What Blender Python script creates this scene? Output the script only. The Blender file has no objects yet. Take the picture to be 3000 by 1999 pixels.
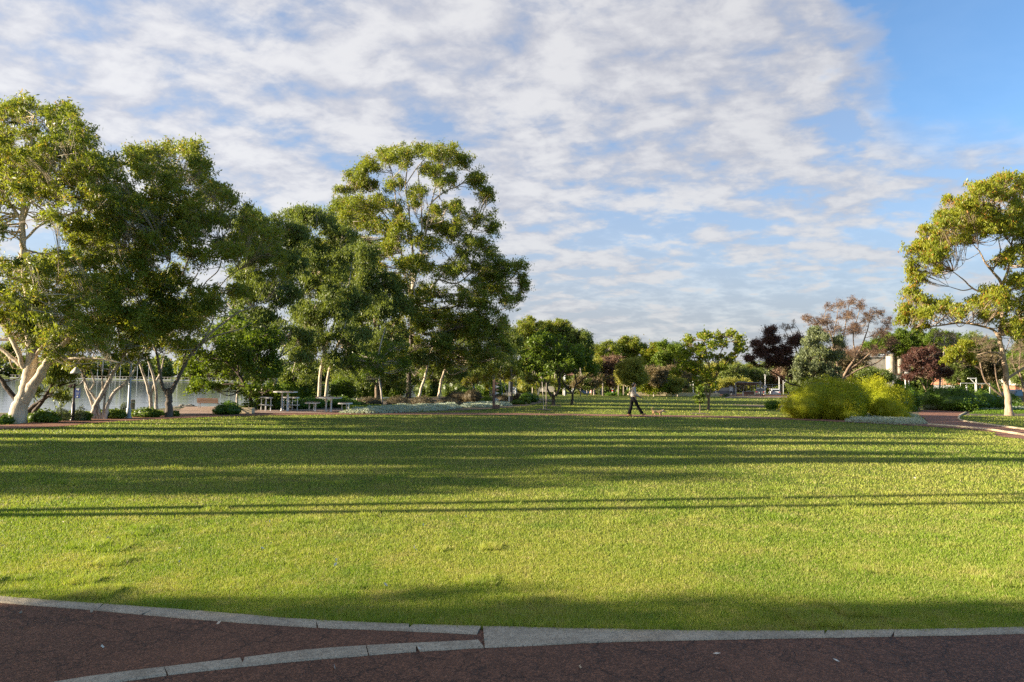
import bpy, math, random
import numpy as np
from mathutils import Vector, Matrix, Euler
R = math.radians
random.seed(7); rng = np.random.default_rng(11)
scene = bpy.context.scene; col = scene.collection

# ------------------------------------------------------------------ camera
CAM_H = 1.6; F = 2000.0; HOR = 118.0; ROLL = R(0.9)
cam_d = bpy.data.cameras.new("camera"); cam = bpy.data.objects.new("camera", cam_d); col.objects.link(cam)
cam_d.sensor_width = 36.0; cam_d.lens = 24.0; cam_d.clip_start = 0.1; cam_d.clip_end = 6000
CM = Matrix.Rotation(math.pi/2 + math.atan(HOR/F), 4, 'X') @ Matrix.Rotation(ROLL, 4, 'Z')
cam.matrix_world = Matrix.Translation((0, 0, CAM_H)) @ CM
scene.camera = cam
# ------------------------------------------------------------------ sun, sky, exposure
SUN_EL = R(15.5); SUN_DIR = Vector((-1.0, -0.165, 0)).normalized()      # horizontal direction towards the sun
sv = Vector((SUN_DIR.x*math.cos(SUN_EL), SUN_DIR.y*math.cos(SUN_EL), math.sin(SUN_EL)))
sd = bpy.data.lights.new("sun", 'SUN'); sd.energy = 5.0; sd.angle = R(0.55); sd.color = (1.0, 0.86, 0.65)
sun = bpy.data.objects.new("sun", sd); col.objects.link(sun)
sun.rotation_euler = sv.to_track_quat('Z', 'Y').to_euler(); sun.location = (-40, -5, 30)
scene.view_settings.view_transform = 'Standard'; scene.view_settings.look = 'None'
scene.view_settings.exposure = 1.75; scene.view_settings.gamma = 1.0
cy = scene.cycles
cy.max_bounces = 8; cy.diffuse_bounces = 5; cy.glossy_bounces = 3; cy.transmission_bounces = 4; cy.transparent_max_bounces = 4
cy.caustics_reflective = False; cy.caustics_refractive = False
cy.use_denoising = False

class NT:
    """small helper to wire shader nodes"""
    def __init__(s, nt): s.nt = nt; nt.nodes.clear()
    def n(s, t, **kw):
        nd = s.nt.nodes.new(t)
        for k, v in kw.items():
            if k.startswith('i_'):
                key = k[2:]; key = int(key) if key.isdigit() else key.replace('_', ' ')
                if isinstance(v, bpy.types.NodeSocket): s.nt.links.new(v, nd.inputs[key])
                else: nd.inputs[key].default_value = v
            else: setattr(nd, k, v)
        return nd
    def m(s, op, a, b=None, c=None, clamp=False):
        nd = s.nt.nodes.new('ShaderNodeMath'); nd.operation = op; nd.use_clamp = clamp
        for i, v in enumerate((a, b, c)):
            if v is None: continue
            if isinstance(v, bpy.types.NodeSocket): s.nt.links.new(v, nd.inputs[i])
            else: nd.inputs[i].default_value = v
        return nd.outputs[0]
    def mix(s, f, a, b, blend='MIX'):
        nd = s.nt.nodes.new('ShaderNodeMix'); nd.data_type = 'RGBA'; nd.blend_type = blend
        for i, v in ((0, f), (6, a), (7, b)):
            if isinstance(v, bpy.types.NodeSocket): s.nt.links.new(v, nd.inputs[i])
            else: nd.inputs[i].default_value = v if i == 0 else (*v, 1)
        return nd.outputs[2]
    def ss(s, x, a, b, lo=0.0, hi=1.0):
        nd = s.nt.nodes.new('ShaderNodeMapRange'); nd.interpolation_type = 'SMOOTHSTEP'
        s.nt.links.new(x, nd.inputs[0])
        for i, v in ((1, a), (2, b), (3, lo), (4, hi)): nd.inputs[i].default_value = v
        return nd.outputs[0]
    def noise(s, vec, scale, detail=4, rough=.5, dist=0.0):
        nd = s.nt.nodes.new('ShaderNodeTexNoise')
        if vec is not None: s.nt.links.new(vec, nd.inputs['Vector'])
        nd.inputs['Scale'].default_value = scale; nd.inputs['Detail'].default_value = detail
        nd.inputs['Roughness'].default_value = rough; nd.inputs['Distortion'].default_value = dist
        return nd.outputs[0]
    def link(s, a, b): s.nt.links.new(a, b)

def make_world():
    w = bpy.data.worlds.new("World"); scene.world = w; w.use_nodes = True
    k = NT(w.node_tree)
    sky = k.n('ShaderNodeTexSky'); sky.sky_type = 'NISHITA'; sky.sun_disc = False
    sky.sun_elevation = SUN_EL; sky.sun_rotation = math.atan2(SUN_DIR.x, SUN_DIR.y)
    sky.air_density = 1.0; sky.dust_density = 0.7; sky.ozone_density = 1.6; sky.altitude = 50
    tc = k.n('ShaderNodeTexCoord'); sep = k.n('ShaderNodeSeparateXYZ', i_0=tc.outputs['Generated'])
    x, y, z = sep.outputs
    zz = k.m('MAXIMUM', z, 0.0)
    den = k.m('ADD', zz, 0.24)
    u = k.m('DIVIDE', x, den); v = k.m('DIVIDE', y, den)
    P = k.n('ShaderNodeCombineXYZ', i_0=u, i_1=v).outputs[0]
    # warped cloud field: large cover, rippled altocumulus puffs, wispy fibres
    mp = k.n('ShaderNodeMapping', i_0=P); mp.inputs['Rotation'].default_value = (0, 0, R(28)); mp.inputs['Scale'].default_value = (1.9, 2.3, 1); mp.inputs['Location'].default_value = (3.1, 1.7, 0)
    big = k.noise(mp.outputs[0], 1.0, 3, .5, .3)
    puff = k.noise(mp.outputs[0], 3.1, 9, .55, .15)
    fine = k.noise(mp.outputs[0], 9.0, 6, .6, .4)
    ys = k.m('MAXIMUM', y, 0.08)
    a = k.m('DIVIDE', x, ys); b = k.m('DIVIDE', zz, ys)
    # the clear corner of sky, high on the right
    edge = k.m('ADD', a, k.m('MULTIPLY', k.m('SUBTRACT', puff, .5), .42))
    edge = k.m('SUBTRACT', edge, k.m('MULTIPLY', k.m('SUBTRACT', .45, b), .38))
    clear = k.m('MULTIPLY', k.ss(edge, .49, .60), k.ss(k.m('ADD', b, k.m('MULTIPLY', fine, .05)), .345, .45))
    cover = k.m('ADD', k.m('MULTIPLY', puff, .72), k.m('MULTIPLY', big, .36))
    cover = k.m('ADD', cover, k.m('MULTIPLY', k.m('SUBTRACT', fine, .5), .12))
    # cover is a little thinner low on the left and towards the right
    thin = k.m('MULTIPLY', k.ss(a, .15, .6), .05)
    thin = k.m('ADD', thin, k.m('MULTIPLY', k.ss(b, .36, .22), .035))
    cover = k.m('SUBTRACT', cover, thin)
    c1 = k.ss(cover, .29, .56)
    c1 = k.m('MULTIPLY', c1, k.m('SUBTRACT', 1.0, clear))
    haze = k.ss(b, .34, .02, 0.0, .58)
    veil = k.m('MULTIPLY', k.m('ADD', .36, haze), k.m('SUBTRACT', 1.0, k.m('MULTIPLY', clear, .85)))
    cl = k.m('MAXIMUM', k.m('MULTIPLY', c1, .93), veil)
    shade = k.ss(k.m('ADD', puff, k.m('MULTIPLY', k.m('SUBTRACT', fine, .5), .35)), .38, .66)
    # sun side is brighter
    sunny = k.ss(a, .7, -.7)
    bright = k.m('ADD', k.m('MULTIPLY', shade, .20), k.m('ADD', .64, k.m('MULTIPLY', sunny, .16)))
    low = k.ss(b, .02, .30, .86, 1.0)
    bright = k.m('MULTIPLY', bright, low)
    ccol = k.mix(shade, (.90, .91, 1.0), (1.0, .99, 1.0))
    cv = k.n('ShaderNodeVectorMath', operation='SCALE', i_0=ccol, i_Scale=k.m('MULTIPLY', bright, CLOUD))
    sk = k.n('ShaderNodeVectorMath', operation='MULTIPLY', i_0=sky.outputs[0]); sk.inputs[1].default_value = SKYT
    fin = k.mix(cl, (0, 0, 0), (0, 0, 0)).node
    k.link(sk.outputs[0], fin.inputs[6]); k.link(cv.outputs[0], fin.inputs[7])
    bg = k.n('ShaderNodeBackground', i_0=fin.outputs[2]); bg.inputs[1].default_value = 0.075
    out = k.n('ShaderNodeOutputWorld'); k.link(bg.outputs[0], out.inputs[0])
CLOUD = 3.6; SKYT = (0.62, 0.84, 1.03)
make_world()

# ------------------------------------------------------------------ picture -> place
M3 = CM.to_3x3()
MN = np.array(M3)
def ray(px, py):
    return M3 @ Vector(((px-1500)/F, (999.5-py)/F, -1.0))
def at(px, py, Y):
    d = ray(px, py); t = Y/d.y
    return Vector((d.x*t, Y, CAM_H + d.z*t))
SHORE = [(-620,12),(-60,19),(-32,22.5),(-22,26.5),(-19,29.5),(-17.4,33.5),(-16.2,37.5),(-13.5,41),(-11.5,46),(-11,58),(-9,74),(0,92),(9,112),(14,150),(20,330),(-620,330)]
def pip(poly, x, y):
    x = np.asarray(x, float); y = np.asarray(y, float); ins = np.zeros(x.shape, bool); n = len(poly)
    for i in range(n):
        x1, y1 = poly[i]; x2, y2 = poly[(i+1) % n]
        if y1 == y2: continue
        c = ((y1 > y) != (y2 > y)) & (x < (x2-x1)*(y-y1)/(y2-y1)+x1); ins ^= c
    return ins
def pdist(poly, x, y, closed=False):
    x = np.asarray(x, float); y = np.asarray(y, float); d = np.full(x.shape, 1e9); n = len(poly)
    for i in range(n if closed else n-1):
        x1, y1 = poly[i][:2]; x2, y2 = poly[(i+1) % n][:2]; dx, dy = x2-x1, y2-y1
        t = np.clip(((x-x1)*dx+(y-y1)*dy)/(dx*dx+dy*dy+1e-12), 0, 1)
        d = np.minimum(d, np.hypot(x-x1-t*dx, y-y1-t*dy))
    return d
def land(y): return np.maximum(-0.008*np.maximum(0, np.asarray(y, float)-55), -0.8)
def H(x, y):
    z = land(y); ins = pip(SHORE, x, y); d = pdist(SHORE, x, y, True)
    return np.where(ins, z - np.clip(d/1.8, 0, 1)*1.7, z)
def gnd(px, py):
    d = ray(px, py); z = 0.0
    for _ in range(12):
        if d.z >= -1e-5: t = 400/d.y
        else: t = (z-CAM_H)/d.z
        t = min(t, 400/d.y); z = float(land(t*d.y))
    return Vector((d.x*t, d.y*t, z))
def gp(px, py): v = gnd(px, py); return (v.x, v.y)

# ------------------------------------------------------------------ meshes
class MB:
    def __init__(s): s.v = []; s.f = {}; s.t = []; s.n = 0
    def add(s, v, f, t=0.5):
        v = np.asarray(v, float).reshape(-1, 3); f = np.asarray(f, int)
        s.v.append(v); s.f.setdefault(f.shape[1], []).append(f+s.n)
        s.t.append(np.full(len(v), t) if np.isscalar(t) else np.asarray(t)); s.n += len(v); return s
    def mesh(s, name, mat, smooth=False):
        me = bpy.data.meshes.new(name)
        v = np.concatenate(s.v).astype(np.float32); t = np.concatenate(s.t).astype(np.float32)
        polys = [np.concatenate(a) for k, a in sorted(s.f.items())]
        li = np.concatenate([p.ravel() for p in polys]).astype(np.int32)
        tot = np.concatenate([np.full(len(p), p.shape[1]) for p in polys]).astype(np.int32)
        me.vertices.add(len(v)); me.vertices.foreach_set('co', v.ravel())
        me.loops.add(len(li)); me.loops.foreach_set('vertex_index', li)
        me.polygons.add(len(tot)); st = np.concatenate([[0], np.cumsum(tot)[:-1]]).astype(np.int32)
        me.polygons.foreach_set('loop_start', st); me.polygons.foreach_set('loop_total', tot)
        me.polygons.foreach_set('use_smooth', np.full(len(tot), bool(smooth)))
        at_ = me.attributes.new('tint', 'FLOAT', 'POINT'); at_.data.foreach_set('value', t)
        me.update(calc_edges=True)
        if mat: me.materials.append(mat)
        return me
    def build(s, name, mat, parent=None, smooth=False, loc=None):
        o = bpy.data.objects.new(name, s.mesh(name, mat, smooth)); col.objects.link(o)
        if loc is not None: o.location = loc
        if parent is not None:
            o.parent = parent
            if parent.type == 'EMPTY' or True: o.matrix_parent_inverse = Matrix.Identity(4)
        return o
    # shapes
    def box(s, c, size, rz=0.0, M=None, t=.5, taper=1.0):
        x, y, z = [q/2 for q in size]
        v = np.array([(sx*x*(taper if sz > 0 else 1), sy*y*(taper if sz > 0 else 1), sz*z) for sz in (-1, 1) for sy in (-1, 1) for sx in (-1, 1)])
        if rz: c_, s_ = math.cos(rz), math.sin(rz); v = v @ np.array([[c_, s_, 0], [-s_, c_, 0], [0, 0, 1]])
        if M is not None: v = v @ np.array(M.to_3x3()).T
        v = v + np.array(c)
        return s.add(v, [(0,2,3,1),(4,5,7,6),(0,1,5,4),(2,6,7,3),(0,4,6,2),(1,3,7,5)], t)
    def tube(s, pts, rad, sides=6, t=.5, cap=True, wob=0.0):
        p = np.asarray(pts, float); r = np.asarray(rad, float) if not np.isscalar(rad) else np.full(len(p), rad)
        T = np.gradient(p, axis=0); T /= np.linalg.norm(T, axis=1)[:, None]+1e-9
        ref = np.array([0, 1, 0.0]) if abs(T[:, 1]).mean() < .8 else np.array([1, 0, 0.0])
        U = np.cross(T, ref); U /= np.linalg.norm(U, axis=1)[:, None]+1e-9; V = np.cross(T, U)
        a = np.arange(sides)/sides*2*np.pi
        rr = r[:, None]*(1+(rng.uniform(-wob, wob, (len(p), sides)) if wob else 0))
        ring = p[:, None]+rr[..., None]*(np.cos(a)[None, :, None]*U[:, None]+np.sin(a)[None, :, None]*V[:, None])
        n = len(p); i = np.arange(n-1)[:, None]; j = np.arange(sides)[None]
        f = np.stack([i*sides+j, i*sides+(j+1) % sides, (i+1)*sides+(j+1) % sides, (i+1)*sides+j], -1).reshape(-1, 4)
        v = ring.reshape(-1, 3); s.add(v, f, t)
        if cap:
            for k, o in ((0, 1), (n-1, -1)):
                s.add(ring[k][::o], [tuple(range(sides))], t)
        return s
    def lathe(s, prof, c=(0,0,0), sides=16, t=.5):
        p = np.array(prof, float); a = np.arange(sides)/sides*2*np.pi
        ring = np.stack([p[:, 0:1]*np.cos(a), p[:, 0:1]*np.sin(a), np.repeat(p[:, 1:2], sides, 1)], -1)+np.array(c)
        n = len(p); i = np.arange(n-1)[:, None]; j = np.arange(sides)[None]
        f = np.stack([i*sides+j, i*sides+(j+1) % sides, (i+1)*sides+(j+1) % sides, (i+1)*sides+j], -1).reshape(-1, 4)
        s.add(ring.reshape(-1, 3), f, t); s.add(ring[0][::-1], [tuple(range(sides))], t); s.add(ring[-1], [tuple(range(sides))], t)
        return s
    def prism(s, poly, z0, z1, M=None, t=.5):
        """poly (x,y) extruded z0..z1, optional matrix"""
        n = len(poly); v = [(x, y, z0) for x, y in poly]+[(x, y, z1) for x, y in poly]
        v = np.array(v, float)
        if M is not None: v = v @ np.array(M.to_3x3()).T + np.array(M.translation)
        f4 = [(i, (i+1) % n, n+(i+1) % n, n+i) for i in range(n)]
        s.add(v, f4, t); s.f.setdefault(n, []).append(np.array([tuple(range(n))[::-1], tuple(range(n, 2*n))])+s.n-2*n)
        return s

def tag(o, label=None, cat=None, group=None, kind=None):
    if label: o['label'] = label
    if cat: o['category'] = cat
    if group: o['group'] = group
    if kind: o['kind'] = kind
    return o
def empty(name, loc=(0,0,0), rz=0.0, label=None, cat=None, group=None):
    o = bpy.data.objects.new(name, None); col.objects.link(o); o.location = loc; o.rotation_euler = (0, 0, rz)
    o.empty_display_size = .2
    return tag(o, label, cat, group)
def copy_tree(o, parent=None):
    c = o.copy(); col.objects.link(c); c.parent = parent
    for ch in list(o.children): copy_tree(ch, c)
    return c
def sheet(name, poly, off, mat, kind='structure'):
    """flat polygon draped on the land, off metres above it"""
    import bmesh
    bm = bmesh.new(); vs = [bm.verts.new((x, y, 0)) for x, y in poly]
    bm.faces.new(vs); bmesh.ops.triangulate(bm, faces=bm.faces[:])
    for k in range(1):
        geo = bm.verts[:]+bm.edges[:]+bm.faces[:]
        bmesh.ops.bisect_plane(bm, geom=geo, plane_co=(0, 55, 0), plane_no=(0, 1, 0))
        geo = bm.verts[:]+bm.edges[:]+bm.faces[:]
        bmesh.ops.bisect_plane(bm, geom=geo, plane_co=(0, 155, 0), plane_no=(0, 1, 0))
    for v in bm.verts: v.co.z = float(land(v.co.y))+off
    bmesh.ops.recalc_face_normals(bm, faces=bm.faces[:])
    for f in bm.faces:
        if f.normal.z < 0: f.normal_flip()
    me = bpy.data.meshes.new(name); bm.to_mesh(me); bm.free(); me.materials.append(mat)
    o = bpy.data.objects.new(name, me); col.objects.link(o); o['kind'] = kind
    return o
def crom(pts, n=5):
    """Catmull-Rom through rows of pts"""
    p = np.asarray(pts, float)
    if len(p) < 3: 
        t = np.linspace(0, 1, n+1)[:, None]; return p[0]*(1-t)+p[-1]*t
    q = np.vstack([2*p[0]-p[1], p, 2*p[-1]-p[-2]]); out = []
    for i in range(1, len(q)-2):
        for k in range(n):
            t = k/n; a, b, c, d = q[i-1], q[i], q[i+1], q[i+2]
            out.append(.5*((2*b)+(-a+c)*t+(2*a-5*b+4*c-d)*t*t+(-a+3*b-3*c+d)*t**3))
    out.append(q[-2]); return np.array(out)

# ------------------------------------------------------------------ materials
def mat(name): 
    m = bpy.data.materials.new(name); m.use_nodes = True; return m, NT(m.node_tree)
def fin(k, sh):
    o = k.n('ShaderNodeOutputMaterial'); k.link(sh, o.inputs[0])
def plain(name, c, rough=.6, metal=0.0, var=.12, scale=6.0, emit=None, spec=.5):
    m, k = mat(name); tc = k.n('ShaderNodeTexCoord')
    nz = k.noise(tc.outputs['Object'], scale, 5, .6)
    cc = k.mix(k.ss(nz, .3, .7), tuple(q*(1-var) for q in c), tuple(min(1, q*(1+var)) for q in c))
    p = k.n('ShaderNodeBsdfPrincipled', i_Base_Color=cc, i_Roughness=rough, i_Metallic=metal)
    p.inputs['Specular IOR Level'].default_value = spec
    fin(k, p.outputs[0]); return m
def leafmat(name, ca, cb, trans=.38, rough=.5, cc=None, patch=.35):
    m, k = mat(name); g = k.n('ShaderNodeNewGeometry'); at_ = k.n('ShaderNodeAttribute', attribute_name='tint')
    big = k.noise(g.outputs['Position'], patch, 2, .5)
    f = k.m('ADD', k.m('MULTIPLY', at_.outputs['Fac'], .75), k.m('MULTIPLY', k.m('SUBTRACT', big, .5), .9), clamp=True)
    c = k.mix(f, ca, cb)
    if cc is not None: c = k.mix(k.ss(at_.outputs['Fac'], .86, .98), c, cc)
    p = k.n('ShaderNodeBsdfPrincipled', i_Base_Color=c, i_Roughness=rough); p.inputs['Specular IOR Level'].default_value = .35
    tcol = k.mix(1.0, c, (1.15, 1.1, .55), 'MULTIPLY')
    tr = k.n('ShaderNodeBsdfTranslucent', i_0=tcol)
    mx = k.n('ShaderNodeMixShader', i_0=trans, i_1=p.outputs[0], i_2=tr.outputs[0])
    fin(k, mx.outputs[0]); return m
def bark(name, ca, cb, cc=(.1,.07,.05), spots=.62, sc=1.0, bump=.5, stocking=None):
    m, k = mat(name); tc = k.n('ShaderNodeTexCoord')
    mp = k.n('ShaderNodeMapping', i_0=tc.outputs['Object']); mp.inputs['Scale'].default_value = (3.2*sc, 3.2*sc, .8*sc)
    n1 = k.noise(mp.outputs[0], 2.0, 6, .6, .6); n2 = k.noise(mp.outputs[0], 7.0, 5, .65, .3)
    n3 = k.noise(tc.outputs['Object'], 1.1*sc, 4, .55, .5)
    c = k.mix(k.ss(n1, .35, .65), ca, cb); c = k.mix(k.m('MULTIPLY', k.ss(k.m('ADD', k.m('MULTIPLY', n2, .55), k.m('MULTIPLY', n3, .5)), spots-.03, spots+.05), .85), c, cc)
    if stocking:  # darker low down: painted shade on the tallest gum, own dark bark on the other
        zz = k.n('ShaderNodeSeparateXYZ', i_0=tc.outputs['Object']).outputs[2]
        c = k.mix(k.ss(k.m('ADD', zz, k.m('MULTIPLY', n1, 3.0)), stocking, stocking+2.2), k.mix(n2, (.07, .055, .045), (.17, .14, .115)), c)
    b = k.n('ShaderNodeBump', i_Height=k.m('ADD', n2, n1), i_Strength=bump, i_Distance=.03)
    p = k.n('ShaderNodeBsdfPrincipled', i_Base_Color=c, i_Roughness=.8, i_Normal=b.outputs[0]); p.inputs['Specular IOR Level'].default_value = .2
    fin(k, p.outputs[0]); return m
def asphalt(name, ca, cb, crack=True):
    m, k = mat(name); g = k.n('ShaderNodeNewGeometry'); P = g.outputs['Position']
    n1 = k.noise(P, .9, 4, .5); n2 = k.noise(P, 140, 3, .7); n3 = k.noise(P, 9, 5, .6)
    vo = k.n('ShaderNodeTexVoronoi', i_Vector=P, i_Scale=95.0)
    c = k.mix(k.ss(k.m('ADD', k.m('MULTIPLY', n1, .6), k.m('MULTIPLY', n3, .4)), .35, .65), ca, cb)
    sp = k.n('ShaderNodeSeparateColor', i_0=vo.outputs['Color'])
    c = k.mix(k.m('MULTIPLY', k.ss(sp.outputs[0], .45, 1.0), .6), c, tuple(min(1, q*2.3) for q in cb))
    c = k.mix(k.m('MULTIPLY', k.ss(n2, .55, .75), .7), c, tuple(q*.4 for q in ca))
    hgt = k.m('ADD', k.m('MULTIPLY', vo.outputs['Distance'], -1.0), k.m('MULTIPLY', n2, .8))
    if crack:
        wv = k.n('ShaderNodeVectorMath', operation='ADD', i_0=P)
        off = k.n('ShaderNodeTexNoise', i_Vector=P, i_Scale=7.0, i_Detail=5.0); sc = k.n('ShaderNodeVectorMath', operation='SCALE', i_0=off.outputs['Color'], i_Scale=.28)
        k.link(sc.outputs[0], wv.inputs[1])
        v1 = k.n('ShaderNodeTexVoronoi', feature='DISTANCE_TO_EDGE', i_Vector=wv.outputs[0], i_Scale=2.2)
        v2 = k.n('ShaderNodeTexVoronoi', feature='DISTANCE_TO_EDGE', i_Vector=wv.outputs[0], i_Scale=5.5)
        gate = k.ss(k.noise(P, 1.7, 3, .5), .50, .62)
        cr = k.m('MAXIMUM', k.m('MULTIPLY', k.ss(v1.outputs['Distance'], .022, .006), k.ss(k.noise(P, 2.9, 2, .5), .42, .5)), k.m('MULTIPLY', k.ss(v2.outputs['Distance'], .028, .008), gate))
        c = k.mix(k.m('MULTIPLY', cr, .4), c, (.008, .006, .006)); hgt = k.m('SUBTRACT', hgt, k.m('MULTIPLY', cr, 2.5))
    b = k.n('ShaderNodeBump', i_Height=hgt, i_Strength=.8, i_Distance=.006)
    p = k.n('ShaderNodeBsdfPrincipled', i_Base_Color=c, i_Roughness=.78, i_Normal=b.outputs[0]); p.inputs['Specular IOR Level'].default_value = .35
    fin(k, p.outputs[0]); return m
def concrete(name, ca, cb, sc=1.0):
    m, k = mat(name); g = k.n('ShaderNodeNewGeometry'); P = g.outputs['Position']
    n1 = k.noise(P, 3*sc, 6, .65); n2 = k.noise(P, 120*sc, 3, .7); n3 = k.noise(P, 28*sc, 4, .6)
    c = k.mix(k.ss(k.m('ADD', k.m('MULTIPLY', n1, .6), k.m('MULTIPLY', n3, .4)), .36, .62), ca, cb)
    c = k.mix(k.m('MULTIPLY', k.ss(n2, .45, .66), .8), c, tuple(q*.40 for q in ca))
    b = k.n('ShaderNodeBump', i_Height=k.m('ADD', n2, n3), i_Strength=.6, i_Distance=.005)
    p = k.n('ShaderNodeBsdfPrincipled', i_Base_Color=c, i_Roughness=.85, i_Normal=b.outputs[0]); p.inputs['Specular IOR Level'].default_value = .25
    fin(k, p.outputs[0]); return m
def grasscol(k, P, tint=None):
    n1 = k.noise(P, .22, 3, .5, .5); n2 = k.noise(P, 1.6, 5, .6); n3 = k.noise(P, 11, 4, .6)
    f = k.m('ADD', k.m('MULTIPLY', n1, .4), k.m('ADD', k.m('MULTIPLY', n2, .35), k.m('MULTIPLY', n3, .25)))
    c = k.mix(k.ss(f, .38, .60), (.215, .315, .032), (.455, .455, .09))
    c = k.mix(k.ss(k.noise(P, .55, 4, .6, 1.0), .52, .66, 0, .55), c, (.13, .25, .022))
    c = k.mix(k.m('MULTIPLY', k.ss(k.m('ADD', k.m('MULTIPLY', n2, .5), k.m('MULTIPLY', n3, .5)), .50, .64), .6), c, (.46, .38, .17))
    return c, n3
def build_mats():
    M = {}
    m, k = mat('lawn'); g = k.n('ShaderNodeNewGeometry'); P = g.outputs['Position']
    c, n3 = grasscol(k, P); n4 = k.noise(P, 60, 3, .7); n5 = k.noise(P, 22, 4, .7)
    c = k.mix(k.ss(n4, .3, .7, .5, .95), c, (.035, .055, .010))
    b = k.n('ShaderNodeBump', i_Height=k.m('ADD', n4, n5), i_Strength=1.0, i_Distance=.04)
    p = k.n('ShaderNodeBsdfPrincipled', i_Base_Color=c, i_Roughness=.9, i_Normal=b.outputs[0]); p.inputs['Specular IOR Level'].default_value = .1
    fin(k, p.outputs[0]); M['lawn'] = m
    m, k = mat('grass_blade'); g = k.n('ShaderNodeNewGeometry'); c, n3 = grasscol(k, g.outputs['Position'])
    at_ = k.n('ShaderNodeAttribute', attribute_name='tint')
    c = k.mix(k.ss(at_.outputs['Fac'], 0, 1, .0, .55), c, (.30, .37, .05)); c = k.mix(k.ss(at_.outputs['Fac'], .88, .97), c, (.55, .46, .22))
    p = k.n('ShaderNodeBsdfPrincipled', i_Base_Color=c, i_Roughness=.5); p.inputs['Specular IOR Level'].default_value = .3
    tr = k.n('ShaderNodeBsdfTranslucent', i_0=k.mix(1.0, c, (1.1, 1.15, .6), 'MULTIPLY')); mx = k.n('ShaderNodeMixShader', i_0=.42, i_1=p.outputs[0], i_2=tr.outputs[0]); fin(k, mx.outputs[0]); M['blade'] = m
    m, k = mat('lake_water'); g = k.n('ShaderNodeNewGeometry'); mp = k.n('ShaderNodeMapping', i_0=g.outputs['Position']); mp.inputs['Scale'].default_value = (.16, .55, 1)
    n = k.noise(mp.outputs[0], 1.4, 3, .5, .3); n2 = k.noise(mp.outputs[0], .12, 3, .5)
    b = k.n('ShaderNodeBump', i_Height=k.m('ADD', n, k.m('MULTIPLY', n2, .5)), i_Strength=.16, i_Distance=.10)
    p = k.n('ShaderNodeBsdfPrincipled', i_Roughness=.075, i_Normal=b.outputs[0]); p.inputs['Base Color'].default_value = (.03, .045, .05, 1); p.inputs['IOR'].default_value = 1.33; p.inputs['Specular IOR Level'].default_value = .9
    fin(k, p.outputs[0]); M['water'] = m
    m, k = mat('mulch'); g = k.n('ShaderNodeNewGeometry'); P = g.outputs['Position']; n1 = k.noise(P, 14, 5, .7); n2 = k.noise(P, .8, 3, .5)
    c = k.mix(k.ss(n1, .35, .65), (.05, .032, .02), (.24, .17, .11)); c = k.mix(k.m('MULTIPLY', k.ss(n2, .4, .65), .5), c, (.07, .08, .025))
    b = k.n('ShaderNodeBump', i_Height=n1, i_Strength=1.0, i_Distance=.05)
    p = k.n('ShaderNodeBsdfPrincipled', i_Base_Color=c, i_Roughness=.95, i_Normal=b.outputs[0]); fin(k, p.outputs[0]); M['mulch'] = m
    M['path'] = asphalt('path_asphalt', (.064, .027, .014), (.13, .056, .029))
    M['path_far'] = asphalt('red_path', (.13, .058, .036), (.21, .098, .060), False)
    M['pave'] = concrete('paving', (.30, .20, .15), (.42, .30, .23)); M['kerb'] = concrete('kerb_concrete', (.32, .265, .19), (.49, .415, .30))
    M['gum'] = leafmat('gum_leaf', (.12, .168, .022), (.345, .375, .048), .50, .42, (.30, .22, .05))
    M['gum_dark'] = leafmat('grey_gum_leaf', (.10, .145, .034), (.26, .305, .070), .48, .42)
    M['gum_gold'] = leafmat('golden_gum_leaf', (.18, .225, .022), (.40, .39, .035), .48, .42, (.42, .20, .04))
    M['broad'] = leafmat('broad_leaf', (.075, .13, .012), (.20, .27, .025), .46, .5)
    M['broad_lime'] = leafmat('lime_broad_leaf', (.12, .18, .012), (.33, .35, .02), .48, .5, (.34, .24, .02))
    M['paper'] = leafmat('paperbark_leaf', (.20, .215, .035), (.42, .39, .075), .46, .6)
    M['paper_brown'] = leafmat('brown_paperbark_leaf', (.11, .085, .042), (.22, .165, .075), .3, .6)
    M['yellow'] = leafmat('yellow_leaf', (.30, .30, .018), (.48, .43, .03), .36, .6)
    M['wattle'] = leafmat('feathery_leaf', (.29, .33, .012), (.62, .57, .03), .46, .55, (.42, .34, .14), 1.2)
    M['hedge'] = leafmat('hedge_leaf', (.07, .14, .014), (.20, .30, .024), .42, .45)
    M['ivy'] = leafmat('ground_ivy_leaf', (.08, .14, .012), (.26, .32, .03), .36, .5)
    M['silver'] = leafmat('silver_leaf', (.32, .38, .29), (.62, .66, .56), .3, .7)
    M['heath'] = leafmat('heath_leaf', (.10, .08, .045), (.21, .165, .085), .25, .7)
    M['greygreen'] = leafmat('grey_green_leaf', (.10, .13, .065), (.24, .27, .13), .28, .5, (.34, .38, .08))
    M['purple'] = leafmat('purple_leaf', (.065, .030, .024), (.16, .070, .050), .3, .5)
    M['rust'] = leafmat('rust_leaf', (.13, .075, .05), (.24, .15, .10), .3, .6)
    M['bark_white'] = bark('white_gum_bark', (.46, .37, .26), (.66, .56, .42), (.22, .13, .08), .60)
    M['bark_grey'] = bark('grey_gum_bark', (.36, .31, .26), (.56, .49, .41), (.16, .11, .08), .56)
    M['bark_stocking'] = bark('gum_bark_painted_shade_below', (.36, .31, .25), (.56, .49, .40), (.16, .11, .08), .56, 1.0, .6, 9.5)  # shade on the lower trunk painted into the bark colour, pale above
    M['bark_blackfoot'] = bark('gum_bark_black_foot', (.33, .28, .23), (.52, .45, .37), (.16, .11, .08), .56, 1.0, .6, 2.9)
    M['bark_dark'] = bark('rough_dark_bark', (.075, .055, .042), (.16, .12, .09), (.03, .022, .018), .55, 1.6, .9)
    M['bark_brown'] = bark('brown_bark', (.17, .12, .085), (.30, .22, .15), (.08, .05, .035), .56, 1.3, .8)
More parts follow.
